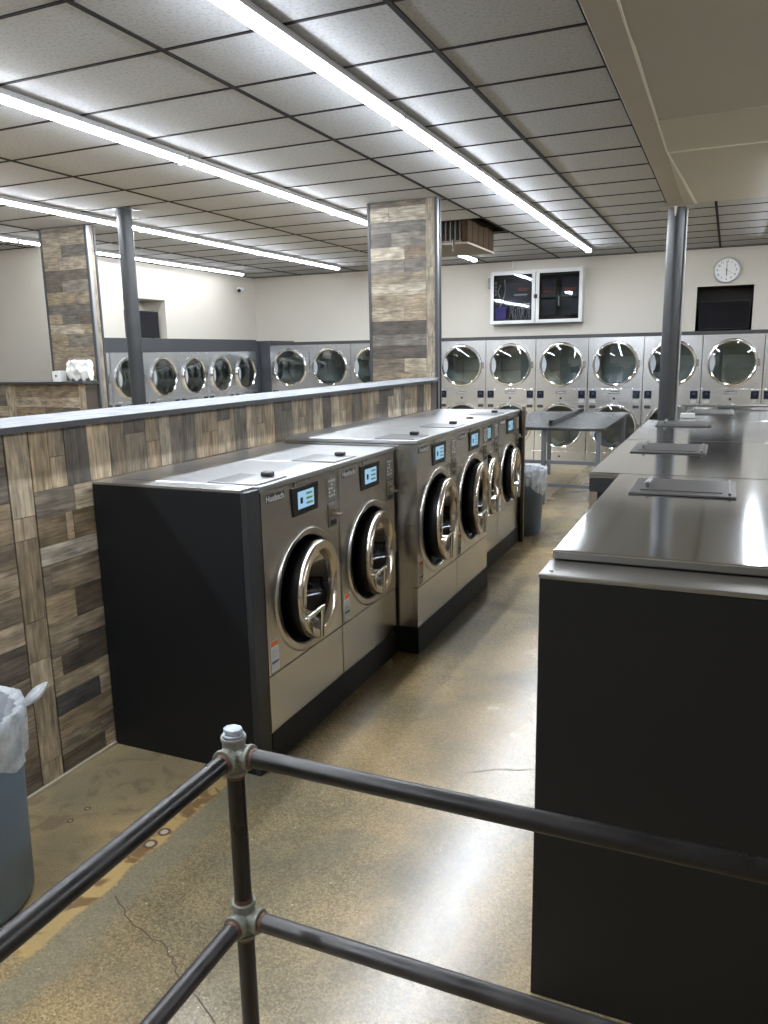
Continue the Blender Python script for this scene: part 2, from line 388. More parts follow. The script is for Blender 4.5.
# ------------------------------------------------------------------ room shell
struct(MB().box(-11.2, 4.3, -4.2, 13.9, -.1, 0).build('floor', FLOORM))
FL = bpy.data.objects['floor']
# cracks in the floor
def crack(pts, w):
    m = MB()
    for (a, b) in zip(pts, pts[1:]):
        a, b = Vector((*a, .0012)), Vector((*b, .0012)); d = (b-a).normalized(); n = Vector((-d.y, d.x, 0))*w
        m.quad(a-n, b-n, b+n*.7, a+n*.7)
    return m
rnd = random.Random(4)
def rough_line(pts, k=5, amp=.012):
    out = []
    for a, b in zip(pts, pts[1:]):
        for i in range(k):
            t = i/k; out.append((a[0]+(b[0]-a[0])*t+rnd.uniform(-amp, amp), a[1]+(b[1]-a[1])*t+rnd.uniform(-amp, amp)))
    out.append(pts[-1]); return out
CRK = simple('crack_dark', (62, 54, 42), .8)
crack(rough_line([(-1.765, 1.734), (-1.678, 1.673), (-1.547, 1.623), (-1.467, 1.614), (-1.418, 1.579), (-1.373, 1.54), (-1.303, 1.507), (-1.246, 1.488), (-1.1, 1.40)], 4, .006), .0022).build('floor_crack', CRK, FL)
crack(rough_line([(-.93, 2.90), (-.82, 2.97), (-.74, 3.0), (-.62, 3.05), (-.5, 3.07)], 4, .01), .002).build('floor_crack', CRK, FL)
# rusty bolt rings left in the slab
for (x, y, r) in ((-1.85, 2.0, .026), (-1.85, 2.08, .024), (-2.24, 2.0, .012), (-2.24, 2.09, .012)):
    MB().lathe([(r*.62, .0010), (r*.7, .0016), (r, .0016), (r*1.05, .0006)], (x, y, 0), n=24).build('rust_ring', RUST, FL)
    MB().lathe([(0, .0013), (r*.6, .0011)], (x, y, 0), n=20).build('anchor_stub', simple('anchor_dust', (170, 158, 136), .8), FL)

# walls
def wall_with_hole(name, x0, x1, z0, z1, y0, y1, holes, mat):
    """wall in the xz plane, thickness y0..y1, holes (xa,xb,za,zb)"""
    m = MB(); xs = sorted({x0, x1, *[h[0] for h in holes], *[h[1] for h in holes]})
    for a, b in zip(xs, xs[1:]):
        hs = [h for h in holes if h[0] <= a and h[1] >= b]
        if hs:
            h = hs[0]; m.box(a, b, y0, y1, z0, h[2]); m.box(a, b, y0, y1, h[3], z1)
        else: m.box(a, b, y0, y1, z0, z1)
    return struct(m.build(name, mat))
TVB = (-.52, .275, 2.0, 2.675)
wall_with_hole('wall_back', -8.7, 4.3, 0, CZ+.05, YB, YB+.12, [TVB], WALLM)
# recess behind the right television
m = MB(); x0, x1, z0, z1 = TVB
m.box(x0-.02, x0, YB+.005, YB+.4, z0-.02, z1+.02).box(x1, x1+.02, YB+.005, YB+.4, z0-.02, z1+.02).box(x0, x1, YB+.005, YB+.4, z1, z1+.02).box(x0, x1, YB+.005, YB+.4, z0-.02, z0).box(x0-.02, x1+.02, YB+.4, YB+.42, z0-.02, z1+.02)
m.build('alcove_lining', ALCD, bpy.data.objects['wall_back'])
# left wall (x = -8.5) with the recess of the left television
LWX = -8.5
TVL = (9.62, 10.60, 2.05, 2.68)
m = MB()
for a, b, za, zb in ((8.261, TVL[0], 0, CZ+.05), (TVL[0], TVL[1], 0, TVL[2]), (TVL[0], TVL[1], TVL[3], CZ+.05), (TVL[1], YB+.12, 0, CZ+.05)):
    m.box(LWX-.2, LWX, a, b, za, zb)
struct(m.build('wall_left', WALLM))
y0, y1, z0, z1 = TVL
m = MB(); X = LWX-.2
m.box(X-.25, X, y0-.02, y0, z0-.02, z1+.02).box(X-.25, X, y1, y1+.02, z0-.02, z1+.02).box(X-.25, X, y0, y1, z1, z1+.02).box(X-.25, X, y0, y1, z0-.02, z0).box(X-.27, X-.25, y0-.02, y1+.02, z0-.02, z1+.02)
m.build('alcove_lining', WALLM, bpy.data.objects['wall_left'])
struct(MB().box(-11.2, -8.38, 8.06, 8.26, 0, CZ+.05).build('wall_jog', WALLM))
struct(MB().box(-11.3, -11.2, -4.2, 8.26, 0, CZ+.05).build('wall_far_left', WALLM))
struct(MB().box(4.2, 4.3, -4.2, YB, 0, CZ+.05).build('wall_right', WALLM))
struct(MB().box(-11.2, 4.2, -4.3, -4.2, 0, CZ+.05).build('wall_front', WALLM))

# ceiling: acoustic tiles, dark T-bar grid, one tile out above the unit heater
m = MB()
HX0, HX1, HY0, HY1 = GX0-2*GW, GX0-GW, GY0+GP*8, GY0+GP*10    # opening above the hanging unit
for (a, b, c, d) in ((-11.2, HX0, -4.2, YB), (HX1, -.69, -4.2, YB), (HX0, HX1, -4.2, HY0), (HX0, HX1, HY1, YB), (-.69, 4.2, 9.05, YB)):
    m.box(a, b, c, d, CZ, CZ+.02)
struct(m.build('ceiling', TILE))
CEI = bpy.data.objects['ceiling']
MB().box(HX0-.05, HX1+.05, HY0-.05, HY1+.05, CZ+.45, CZ+.47).box(HX0-.05, HX0-.02, HY0, HY1, CZ+.021, CZ+.45).box(HX1+.02, HX1+.05, HY0, HY1, CZ+.021, CZ+.45).box(HX0-.02, HX1+.02, HY0-.05, HY0-.02, CZ+.021, CZ+.45).box(HX0-.02, HX1+.02, HY1+.02, HY1+.05, CZ+.021, CZ+.45).build('ceiling_void', ALCD, CEI)
m = MB(); w = .012
for i in range(-9, 5):
    x = GX0+i*GW
    if x < -11.1 or x > 4.1: continue
    ya = -4.2 if x < -.69 else 9.05
    m.box(x-w*1.15, x+w*1.15, ya, YB, CZ-.006, CZ+.004)
for i in range(-14, 16):
    y = GY0+i*GP
    if y > YB-.05: continue
    m.box(-11.2, -.69 if y < 9.05 else 4.2, y-w*.85, y+w*.85, CZ-.005, CZ+.004)
m.box(-11.2, 4.2, YB-.02, YB, CZ-.008, CZ+.004)
m.box(LWX, LWX+.02, 8.06, YB, CZ-.008, CZ+.004).box(-11.2, LWX, 8.04, 8.06, CZ-.008, CZ+.004).box(-.70, -.685, -4.2, 9.0, CZ-.006, CZ+.004)
m.build('ceiling_grid', GRID, CEI)
# plastered part of the ceiling on the right, beam along its edge
struct(MB().box(-.56, 4.2, -4.2, 5.76, CZ-.012, CZ+.03).build('ceiling_plaster', PLAST))
struct(MB().box(-.56, 4.2, 5.76, 9.05, CZ-.016, CZ+.03).build('ceiling_plaster_far', PLAST2))  # far part of the plaster, in a lighter tone
CP = bpy.data.objects['ceiling_plaster_far']
MB().box(-.54, 4.2, 6.68, 6.71, CZ-.02, CZ-.016).build('plaster_seam', SEAM, CP)
b_ = struct(MB().box(-.685, -.53, -4.2, 9.05, CZ-.022, CZ+.03).build('ceiling_beam', BEAMP, bevel=.004))
MB().prism([(-.534, -4.2), (-.522, -4.2), (-.525, 4.2), (-.518, 4.35), (-.524, 6.6), (-.40, 9.05), (-.43, 9.05), (-.536, 6.6)], 'z', CZ-.025, CZ-.0215).build('corner_bead', SEAM, b_)

# ------------------------------------------------------------------ planks
PAL = [(150,136,114),(132,118,98),(112,100,84),(92,82,70),(78,70,62),(160,146,124),(140,124,100),(120,112,100),(104,98,90),(146,130,106),(126,108,84),(168,156,136)]
def planks(quads, parent, name='wood_planks', seed=1, gain=.8):
    """quads: list of (origin, u-vector, v-vector, normal, colour or None); the u vector runs along the plank"""
    rn = random.Random(seed); bm = bmesh.new()
    uvl = bm.loops.layers.uv.new('UVMap'); cl = bm.loops.layers.float_color.new('Col')
    for (o, u, v, n, c) in quads:
        o, u, v, n = Vector(o), Vector(u), Vector(v), Vector(n)
        g = .0012; d = rn.uniform(.004, .0065)
        lu, lv = u.length, v.length
        uu, vv = u.normalized(), v.normalized()
        a = o+uu*g+vv*g; U = uu*(lu-2*g); V = vv*(lv-2*g)
        base = [a, a+U, a+U+V, a+V]; top = [p+n*d for p in base]
        ou, ov = rn.uniform(0, 50), rn.uniform(0, 50)
        cc = c if c else rn.choice(PAL); k = rn.uniform(.88, 1.08)
        g_ = sum(lin(cc)[:3])/3; colr = [min(1, (x*.9+g_*.1)*k*gain) for x in lin(cc)[:3]]+[1]
        B = [bm.verts.new(p) for p in base]; T = [bm.verts.new(p) for p in top]
        uvs = [(0, 0), (lu, 0), (lu, lv), (0, lv)]
        fs = [(bm.faces.new(T), [0, 1, 2, 3])]
        for i in range(4):
            j = (i+1) % 4; fs.append((bm.faces.new((B[i], B[j], T[j], T[i])), [i, j, j, i]))
        for f, idx in fs:
            for lp, i in zip(f.loops, idx):
                lp[uvl].uv = (uvs[i][0]+ou, uvs[i][1]+ov); lp[cl] = colr
    bmesh.ops.recalc_face_normals(bm, faces=bm.faces)
    me = bpy.data.meshes.new(name); bm.to_mesh(me); bm.free(); me.materials.append(WOOD)
    o = bpy.data.objects.new(name, me); COL.objects.link(o); o.parent = parent
    return o
def rows(rn, a0, a1, z0, z1, h, along, org, nrm, lens=(.25, .7)):
    """horizontal plank rows over a rectangle: a along 'along' axis, z up"""
    out = []; z = z0
    while z < z1-.01:
        hh = min(h*rn.uniform(.85, 1.15), z1-z)
        if z1-(z+hh) < .04: hh = z1-z
        a = a0
        while a < a1-.01:
            l = min(rn.uniform(*lens), a1-a)
            if a1-(a+l) < .12: l = a1-a
            out.append((Vector(org)+Vector(along)*a+Vector((0, 0, z)), Vector(along)*l, Vector((0, 0, hh)), nrm, None)); a += l
        z += hh
    return out

# ------------------------------------------------------------------ half wall behind the washers
D_, M_, L_, G_ = (84,75,66), (122,107,88), (158,143,120), (112,106,98)
hw = empty('half_wall', (0, 0, 0))
tag(hw, 'long wood plank half wall behind the washers with a grey countertop', 'half wall'); hw['kind'] = 'structure'
WX = -2.526
MB().prism([(-2.86, -4.19), (WX, -4.19), (WX, 6.86), (-2.69, 7.49), (-2.86, 7.49)], 'z', 0, 1.4925).build('wall_core', simple('core_dark', (60, 52, 44), .8), hw)
Q = []
def H(y0, y1, z0, z1, c=None): Q.append(((WX, y0, z0), (0, y1-y0, 0), (0, 0, z1-z0), (1, 0, 0), c))
def Vv(y0, y1, z0, z1, c=None): Q.append(((WX, y0, z0), (0, 0, z1-z0), (0, y1-y0, 0), (1, 0, 0), c))
ZT = 1.492
# upper band of upright boards
ed = [2.25,2.345,2.43,2.56,2.69,2.79,2.93,3.03,3.11,3.24,3.31,3.38,3.51,3.63,3.67,3.79,3.87,3.99,4.10,4.18,4.31,4.41,4.50,4.59,4.72,4.85,4.98,5.08,5.18,5.34,5.47,5.57,5.68,5.85,5.97,6.12,6.22,6.38,6.5,6.68,6.86]
cs = [(146,128,100),(140,124,102),(82,74,66),(166,148,122),(112,98,80),(124,112,94),(140,122,98),(158,146,126),(104,94,82),(100,92,82),(148,132,108),(146,126,100),(150,134,112),(140,126,104),(100,92,80),(150,134,112),(148,132,106),(140,122,96),(92,82,72),(96,88,78),(154,138,116),(146,130,108),(110,98,84)]
for i, (a, b) in enumerate(zip(ed, ed[1:])):
    c = cs[i] if i < len(cs) else None
    if i % 5 == 1 : Vv(a, b, 1.24, 1.37, c); Vv(a, b, 1.37, ZT, (136,120,98))
    elif i % 7 == 5: Vv(a, b, 1.24, 1.42, c); Vv(a, b, 1.42, ZT, D_)
    else: Vv(a, b, 1.24, ZT, c)
# the full-height joint board
zz = [0, .10, .42, .55, .72, 1.06, 1.15, ZT]
for i, (a, b) in enumerate(zip(zz, zz[1:])): Vv(2.135, 2.245, a, b, [(132,118,96),(128,114,92),(142,128,106),(124,110,90),(112,98,78),(134,118,96),(156,142,120)][i])
# lying boards right of it, down to the floor
for (y0, y1, z0, z1, c) in ((2.25,2.46,1.13,1.24,(100,90,78)),(2.46,2.68,1.13,1.24,(150,136,114)),
    (2.25,2.40,1.01,1.13,(98,84,64)),(2.40,2.44,1.01,1.13,(140,122,96)),(2.44,2.68,1.01,1.13,(98,84,62)),
    (2.25,2.68,.93,1.01,(150,140,126)),(2.25,2.29,.80,.93,(104,92,78)),(2.29,2.68,.80,.93,(120,106,88)),
    (2.25,2.41,.67,.80,(128,112,88)),(2.41,2.68,.67,.80,(84,72,58)),(2.25,2.68,.58,.67,(132,118,98)),
    (2.25,2.40,.53,.58,(110,98,84)),(2.30,2.68,.44,.58,(74,66,56)),(2.25,2.30,.44,.53,(130,116,96)),
    (2.25,2.68,.36,.44,(138,124,102)),(2.25,2.50,.27,.36,(66,64,62)),(2.50,2.68,.27,.36,(140,126,106)),
    (2.25,2.68,.17,.27,(128,112,88)),(2.25,2.48,.09,.17,(118,106,88)),(2.48,2.68,.09,.17,(108,98,84)),(2.25,2.50,0,.09,(80,70,58)),(2.50,2.68,0,.09,(138,122,98))):
    H(y0, y1, z0, z1, c)
rn = random.Random(11)
Q += rows(rn, 2.68, 6.86, 0, 1.24, .115, (0,1,0), (WX,0,0), (1,0,0))
for (y0, y1, z0, z1, c) in ((1.6,2.13,1.36,ZT,(104,94,82)),(1.6,2.13,1.22,1.36,(92,84,76)),(1.6,2.13,1.06,1.22,(120,104,82)),(1.6,2.13,.96,1.06,(96,84,68)),(1.6,2.02,.84,.96,(140,126,106)),(2.02,2.13,.84,.96,(126,112,92)),
    (1.6,2.13,.74,.84,(104,92,76)),(1.6,2.13,.64,.74,(150,134,112)),(1.6,2.13,.50,.64,(88,78,68)),(1.6,2.02,.38,.50,(118,104,86)),(2.02,2.13,.38,.50,(96,84,70)),(1.6,2.13,.26,.38,(120,106,86)),(1.6,2.13,.13,.26,(112,98,78)),(1.6,2.13,0,.13,(86,76,62))):
    H(y0, y1, z0, z1, c)
Q += rows(rn, -4.19, 1.6, 0, ZT, .12, (0,1,0), (WX,0,0), (1,0,0))
planks(Q, hw, seed=3, gain=1.5)
MB().box(-2.52, -2.505, -4.19, 2.56, 0, .012).build('base_caulk', simple('pale_caulk', (170, 160, 140), .6), hw)
MB().prism([(-2.91, -4.19), (-2.47, -4.19), (-2.47, 6.80), (-2.665, 7.49), (-2.91, 7.49)], 'z', 1.493, 1.514).build('countertop', COUNTER, hw, bevel=.002)
MB().box(-2.4695, -2.466, -4.19, 6.80, 1.490, 1.5145).prism([(-2.466, 6.80), (-2.4695, 6.80), (-2.6645, 7.49), (-2.66, 7.49)], 'z', 1.490, 1.5145).box(-2.914, -2.9095, -4.19, 7.49, 1.490, 1.5145).build('countertop_edge', TRIMG, hw)

# wood clad pillars
def pillar(name, x0, x1, y0, y1, label, seed, vstrip):
    p = empty(name, (0, 0, 0)); tag(p, label, 'pillar', 'wood clad pillars'); p['kind'] = 'structure'
    MB().box(x0+.012, x1-.012, y0+.008, y1-.008, 0, CZ-.001).build('pillar_core', simple('core_dark2', (60, 52, 44), .8), p)
    rn = random.Random(seed); q = []
    fx1 = x1-vstrip
    q += rows(rn, x0+.02, fx1, 0, CZ-.004, .125, (1,0,0), (0,y0+.008,0), (0,-1,0), (.2, .75))
    if vstrip > .03:
        z = 0
        while z < CZ-.01:
            l = min(rn.uniform(.3, .7), CZ-.004-z)
            if CZ-.004-(z+l) < .1: l = CZ-.004-z
            q.append(((fx1, y0+.008, z), (0, 0, l), (vstrip-.02, 0, 0), (0, -1, 0), rn.choice([(150,138,118),(140,128,108),(128,116,98)]))); z += l
            if z >= CZ-.01: break
    z = 0
    while z < CZ-.02:
        l = min(rn.uniform(.4, .9), CZ-.004-z)
        q.append(((x1-.012, y0+.015, z), (0, 0, l), (0, y1-y0-.03, 0), (1, 0, 0), rn.choice([(150,138,118),(128,116,98)]))); z += l
    planks(q, p, seed=seed)
    MB().box(x0-.004, x0+.022, y0-.004, y0+.012, 0, CZ-.002).box(x1-.022, x1+.004, y0-.004, y0+.012, 0, CZ-.002).build('corner_trim', TRIMB, p)
    MB().box(x1-.008, x1+.006, y0+.012, y0+.05, 0, CZ-.002).build('corner_guard', TRIML, p)
    MB().box(x1-.008, x1+.006, y1-.02, y1+.004, 0, CZ-.002).build('rear_trim', TRIMB, p)
    return p
pillar('wood_pillar', -3.42, -2.685, 7.5, 7.61, 'wide reclaimed wood pillar at the end of the long half wall', 5, .115)
pillar('wood_pillar', -7.37, -6.68, 7.05, 7.19, 'wood clad pillar standing behind the far half wall with white paper items', 9, .03)

# far half wall
h2 = empty('half_wall', (0, 0, 0)); tag(h2, 'far wood plank half wall running left from the smaller wood pillar', 'half wall'); h2['kind'] = 'structure'
MB().box(-11.19, -6.70, 6.85, 7.04, 0, 1.487).build('wall_core', simple('core_dark3', (60, 52, 44), .8), h2)
rn = random.Random(21); Q = rows(rn, -11.19, -7.95, 0, 1.485, .12, (1,0,0), (0,6.85,0), (0,-1,0), (.4, .9))
Q += rows(rn, -7.80, -6.80, 0, 1.485, .12, (1,0,0), (0,6.85,0), (0,-1,0), (.3, .9))
for x in (-7.95, -6.80):
    Q.append(((x, 6.85, 0), (0,0,.7), (.15 if x < -7 else .1, 0, 0), (0,-1,0), (150,136,112))); Q.append(((x, 6.85, .7), (0,0,.785), (.15 if x < -7 else .1, 0, 0), (0,-1,0), (160,146,122)))
planks(Q, h2, seed=8)
MB().box(-11.19, -6.68, 6.80, 7.045, 1.492, 1.514).build('countertop', COUNTER, h2)
MB().box(-11.19, -6.676, 6.796, 6.80, 1.487, 1.5145).box(-6.68, -6.676, 6.80, 7.045, 1.487, 1.5145).build('countertop_edge', TRIMG, h2)

# things on the far counter
t = empty('tissue_box', (-7.13, 6.905, 1.5142)); tag(t, 'small white box with a black dot on the far counter', 'box')
MB().box(-.058, .058, -.05, .05, 0, .12).build('carton', WPAPER, t, bevel=.004)
MB().lathe([(0, -.0515), (.014, -.0515), (.014, -.049)], (0, 0, .065), 'y', 16).build('opening', INK, t)
rn = random.Random(2)
bm = bmesh.new(); bmesh.ops.create_icosphere(bm, subdivisions=4, radius=1)
for v in bm.verts:
    c = v.co; k = 1+.16*math.sin(7*c.x+3*c.z)+.12*math.sin(9*c.z+5*c.y)+.06*math.sin(17*c.x+2)
    sx = max(-1, min(1, c.x*1.5)); szz = max(-1, min(1, c.z*1.45))
    v.co = (sx*.155*(.9+.1*k), c.y*.07*k, .115+szz*.1*(.92+.1*k)+.02*math.sin(14*c.x))
zmin = min(v.co.z for v in bm.verts)
for v in bm.verts: v.co.z -= zmin
mb = MB(); mb.bm.free(); mb.bm = bm
o = mb.build('paper_bundle', WPAPER, smooth=True, loc=(-6.825, 6.93, 1.5142)); tag(o, 'crumpled white paper bundle on the far counter before the pillar', 'paper')

# ------------------------------------------------------------------ steel posts
def post(x, y, r, label, plate=False):
    p = empty('steel_post', (x, y, 0)); tag(p, label, 'post', 'round steel support posts')
    top = CZ-.027 if plate else CZ-.008
    MB().lathe([(0, .012), (r, .012), (r, top-.001), (0, top-.001)], n=40).build('shaft', POSTM, p, smooth=True)
    MB().box(-r*1.5, r*1.5, -r*1.5, r*1.5, 0, .012).build('base_plate', POSTM, p)
    if plate:
        MB().box(-.17, .17, -.13, .13, top, top+.004).build('cap_plate', simple('pale_plate', (185, 182, 174), .5), p)
        MB().prism([(-.025, top), (.01, top), (-.002, top-.09), (-.012, top-.09)], 'y', -r-.012, -r+.004).build('weld_gusset', simple('pale_weld', (200, 198, 190), .5), p)
        MB().cyl((r+.012, .0, .01), (r+.012, .0, top-.02), .013, 12).build('conduit', simple('light_conduit', (150, 152, 154), .4, .5), p)
    else:
        MB().box(-r*1.6, r*1.6, -r*1.6, r*1.6, top, top+.006).build('cap_plate', POSTM, p)
post(-5.68, 6.55, .074, 'dark grey round post rising behind the long grey counter')
post(-.605, 9.2, .088, 'thick dark grey round post under the end of the ceiling beam', True)

# ------------------------------------------------------------------ ceiling lights
def light_proto():
    t = empty('ceiling_light', (0, 0, 0)); Lh = 2.43
    MB().box(-.050, .050, 0, Lh, -.034, -.0005).build('housing', HOUS, t)
    MB().prism([(.037*math.cos(a), -.037-.024*math.sin(a)) for a in [PI*i/12 for i in range(13)]], 'y', .01, Lh-.01).build('diffuser', LED, t, smooth=False)
    MB().box(-.040, .040, 0, .0095, -.066, -.0345).build('end_cap', WHITE, t)
    MB().box(-.040, .040, Lh-.0095, Lh, -.066, -.0345).build('end_cap', WHITE, t)
    return t
LP = light_proto(); first = True
ordn = ['end', 'second', 'third', 'fourth', 'fifth', 'sixth']
def lrow(x, yend, n, rowname):
    global first
    for k in range(n):
        o = LP if first else copy_tree(LP); first = False
        o.location = (x, yend-2.44*(k+1), CZ-.006)
        lab = ('far end LED strip of the %s', 'second LED strip from the back wall, %s', 'third LED strip from the back wall, %s', 'fourth LED strip from the back wall, %s', 'fifth LED strip from the back wall, %s', 'sixth LED strip from the back wall, %s')[k] % rowname
        tag(o, lab, 'ceiling light', 'linear ceiling LED strip lights')
lrow(-1.995, 12.2, 6, 'row above the washer aisle')
lrow(-3.80, 12.4, 6, 'row passing behind the wide pillar')
lrow(-6.18, 12.3, 5, 'row above the dark post')
lrow(2.6, 12.2, 5, 'added unseen row beyond the right edge')  # row added out of view to brighten the right side
LP = None
def dim_row():
    global LP, first
    LP = light_proto(); first = True
    [c for c in LP.children if c.name.startswith('diffuser')][0].data.materials[0] = LED2
    lrow(-8.03, 12.2, 4, 'leftmost row')
    lrow(.42, 12.2, 2, 'short row beside the clock')
dim_row()

# ------------------------------------------------------------------ washers
def washer(name, W, Hh, D, pl, cy, cz, rb, rd, mir=False):
    """front plane at x=0 facing +x, y from 0 to W"""
    t = empty(name, (0, 0, 0))
    seam = .41 if pl > 0 else .4
    g = .003; top = Hh-.028
    # shell
    MB().box(-D, -.03, g, .012, pl, top).box(-D, -.03, W-.012, W-g, pl, top).box(-D, -D+.01, .012, W-.012, pl, top).box(-D+.01, -.03, .012, W-.012, pl, pl+.01).build('cabinet', STEEL, t)
    MB().plate_hole(g, W-g, seam+.003, top, cy, cz, rb*.88, -.03, 0).build('front_panel', STEEL, t)
    MB().box(-.03, 0, g, W-g, pl, seam-.002).build('access_panel', STEEL, t, bevel=.003)
    tp = MB().box(-D, .004, 0, W, Hh-.026, Hh).build('top_panel', STEEL_TOP, t, bevel=.005, seg=3)
    MB().lathe([(0, .006), (.008, .006), (.01, .002), (.01, 0)], (.002, W*.40, Hh-.036), 'x', 16).build('latch_screw', STEEL_DULL, t)
    # bezel: embossed ring round the opening
    MB().lathe([(rb*1.02, .0), (rb*1.005, .007), (rb*.985, .010), (rb*.90, .008), (rb*.888, .004), (rb*.885, -.02), (rb*.885, -.07)], (0, cy, cz), 'x', 72).build('door_bezel', STEEL, t, smooth=True)
    MB().lathe([(rb*.885, -.03), (rb*.86, -.035), (rb*.80, -.07), (rb*.72, -.10), (rb*.70, -.13)], (0, cy, cz), 'x', 56).build('gasket', RUBBER, t, smooth=True)
    dr = MB().lathe([(rb*.72, -.125), (rb*.84, -.15), (rb*.84, -.5), (rb*.3, -.52), (0, -.52)], (0, cy, cz), 'x', 48).build('drum', DRUM, t, smooth=True)
    # door
    hy = cy+rb*.885-.012; d = empty('door', (.022, hy, cz)); d.parent = t; d.rotation_euler = (0, 0, R(6))
    c = (0, -rd, 0)
    MB().lathe([(rd, -.002), (rd, .013), (rd*.985, .020), (rd*.965, .024), (rd*.82, .022), (rd*.775, .012), (rd*.755, -.005), (rd*.75, -.03)], c, 'x', 72).build('door_ring', CHROME, d, smooth=True)
    MB().lathe([(rd*.992, -.0025), (rd*.985, -.022), (rd*.96, -.05), (rd*.86, -.085), (rd*.80, -.095), (rd*.77, -.06), (rd*.75, -.025)], c, 'x', 56).build('door_backing', RUBBER, d, smooth=True)
    MB().lathe([(rd*.75, -.02), (rd*.68, -.05), (rd*.52, -.10), (rd*.36, -.13), (0, -.14)], c, 'x', 48).build('door_glass', WGLASS, d, smooth=True)
    hz = -rd*.25; ly = -2*rd
    hb = MB().cyl((.052, ly-.05, hz), (.052, ly+rd*.66, hz), .011, 14).cyl((.02, ly+.045, hz), (.058, ly+.045, hz), .016, 16)
    hb.cyl((.04, ly-.035, hz-.0), (.064, ly-.035, hz), .014, 12)
    hb.cyl((.052, ly+rd*.64, hz+.008), (.05, ly+rd*.60, hz-rd*.60), .012, 14, .010)
    hb.build('door_handle', HANDM, d, smooth=True, bevel=.001)
    MB().box(-.004, .022, -.016, .012, -.055, .055).box(-.004, .014, -.05, -.01, -.045, .045).build('hinge', STEEL_DULL, d, bevel=.003)
    # display
    sy0, sy1 = W*.35-.005, W*.35+.245 ; sz0, sz1 = top-.152, top-.022
    disp = MB().prism([(sy0+.012, sz0), (sy1-.012, sz0), (sy1, sz1), (sy0, sz1)], 'x', .0005, .006).build('display', BLACK, t, bevel=.003)
    a0, a1, b0, b1 = sy0+.055, sy1-.05, sz0+.028, sz1-.024
    sc = MB().box(.0062, .0072, a0, a1, b0, b1).build('screen', LCD, disp)
    m = MB()
    for i in range(3):
        zz = b0+.012+i*.022; m.box(.0073, .0078, a0+.075, a1-.014, zz, zz+.010)
    m.build('green_buttons', LCDG, disp)
    MB().box(.0073, .0078, a0+.02, a0+.042, b0+.022, b0+.05).build('screen_icon', INK, disp)
    # payment
    py = W-.115
    pp = MB().box(.0004, .003, py, py+.085, top-.145, top-.03).build('instruction_plate', STEEL_DULL, t)
    m = MB(); rr = random.Random(5)
    for r_ in range(5):
        for c_ in range(3):
            if rr.random() < .8: m.box(.0032, .0038, py+.01+c_*.024, py+.026+c_*.024, top-.05-r_*.018, top-.04-r_*.018)
    m.build('printed_text', WHITE, pp)
    cs_ = MB().box(.0004, .006, py, py+.085, top-.27, top-.155).build('coin_slide', STEEL_DULL, t, bevel=.003)
    MB().cyl((.005, py+.03, top-.195), (.035, py+.03, top-.195), .014, 14).box(.006, .05, py+.02, py+.07, top-.215, top-.203).build('coin_slot', CHROME, cs_, smooth=True)
    MB().box(.0062, .009, py+.015, py+.07, top-.26, top-.235).build('coin_return', BLACK, cs_)
    # brand plate
    bp = MB().box(.0004, .0025, .035, .185, top-.052, top-.018).build('brand_plate', BLACKE, t)
    text('brand_lettering', 'Huebsch', .041, WHITE, bp, (.003, .11, top-.036), FRONT_ROT, .0004)
    # warning label
    wl = MB().box(.0004, .0012, .022, .085, seam+.012, seam+.15).build('warning_label', WPAPER, t)
    MB().box(.0013, .0017, .024, .083, seam+.125, seam+.148).build('orange_header', ORANGE, wl)
    m = MB()
    for i in range(5): m.box(.0013, .0017, .03, .076, seam+.075+i*.009, seam+.078+i*.009)
    m.build('small_print', GREYI, wl)
    MB().box(.0013, .0017, .027, .082, seam+.048, seam+.058).build('blue_band', BLUEI, wl)
    # soap lid on top
    lid = MB().box(-.265, -.02, .01, .255, Hh+.0003, Hh+.006).build('soap_lid', LIDM, t, bevel=.002)
    MB().box(-.125, -.075, .205, .245, Hh+.006, Hh+.026).build('lid_knob', BLACK, lid, bevel=.006)
    return t
XB1, XB2 = -1.72, -1.59
H1, H2 = 1.24, 1.278
wA = washer('washing_machine', .70, H1, .78, .15, .365, .705, .285, .228)
wA.location = (XB1, 2.655, 0)
wB = copy_tree(wA); wB.location = (XB1, 3.36, 0)
wC = washer('washing_machine', .722, H2, .86, .165, .365, .75, .322, .256); wC.location = (XB2, 4.085, 0)
wD = copy_tree(wC); wD.location = (XB2, 4.81, 0)
wE = copy_tree(wA); wE.location = (XB1, 5.60, 0)
wF = copy_tree(wA); wF.location = (XB1, 6.31, 0)
G = 'stainless washers along the wood half wall'
tag(wA, 'stainless front load washer nearest the railing beside the black end panel', 'washing machine', G)
tag(wB, 'second stainless front load washer from the black end panel, the shorter one', 'washing machine', G)
tag(wC, 'larger protruding stainless washer with its steel side showing beside the shorter pair', 'washing machine', G)
tag(wD, 'larger protruding stainless washer, farther of the two big ones', 'washing machine', G)
tag(wE, 'washer mostly hidden just behind the two larger protruding washers', 'washing machine', G)
tag(wF, 'last stainless washer at the end of the row beside the lined bin', 'washing machine', G)

def fixed(name, label, cat, fn):
    e = empty(name, (0, 0, 0)); tag(e, label, cat); fn(e); return e
# plinths
o = MB().box(-2.49, XB1+.002, 2.655, 4.07, 0, .148).build('washer_plinth', KICK, bevel=.004); tag(o, 'black base under the nearest pair of washers', 'plinth', 'black washer bases')
o = MB().box(-2.44, XB2+.002, 4.08, 5.54, 0, .163).build('washer_plinth', KICK, bevel=.004); tag(o, 'black base under the two larger protruding washers', 'plinth', 'black washer bases')
o = MB().box(-2.49, XB1+.002, 5.55, 7.02, 0, .148).build('washer_plinth', KICK, bevel=.004); tag(o, 'black base under the farthest pair of washers', 'plinth', 'black washer bases')
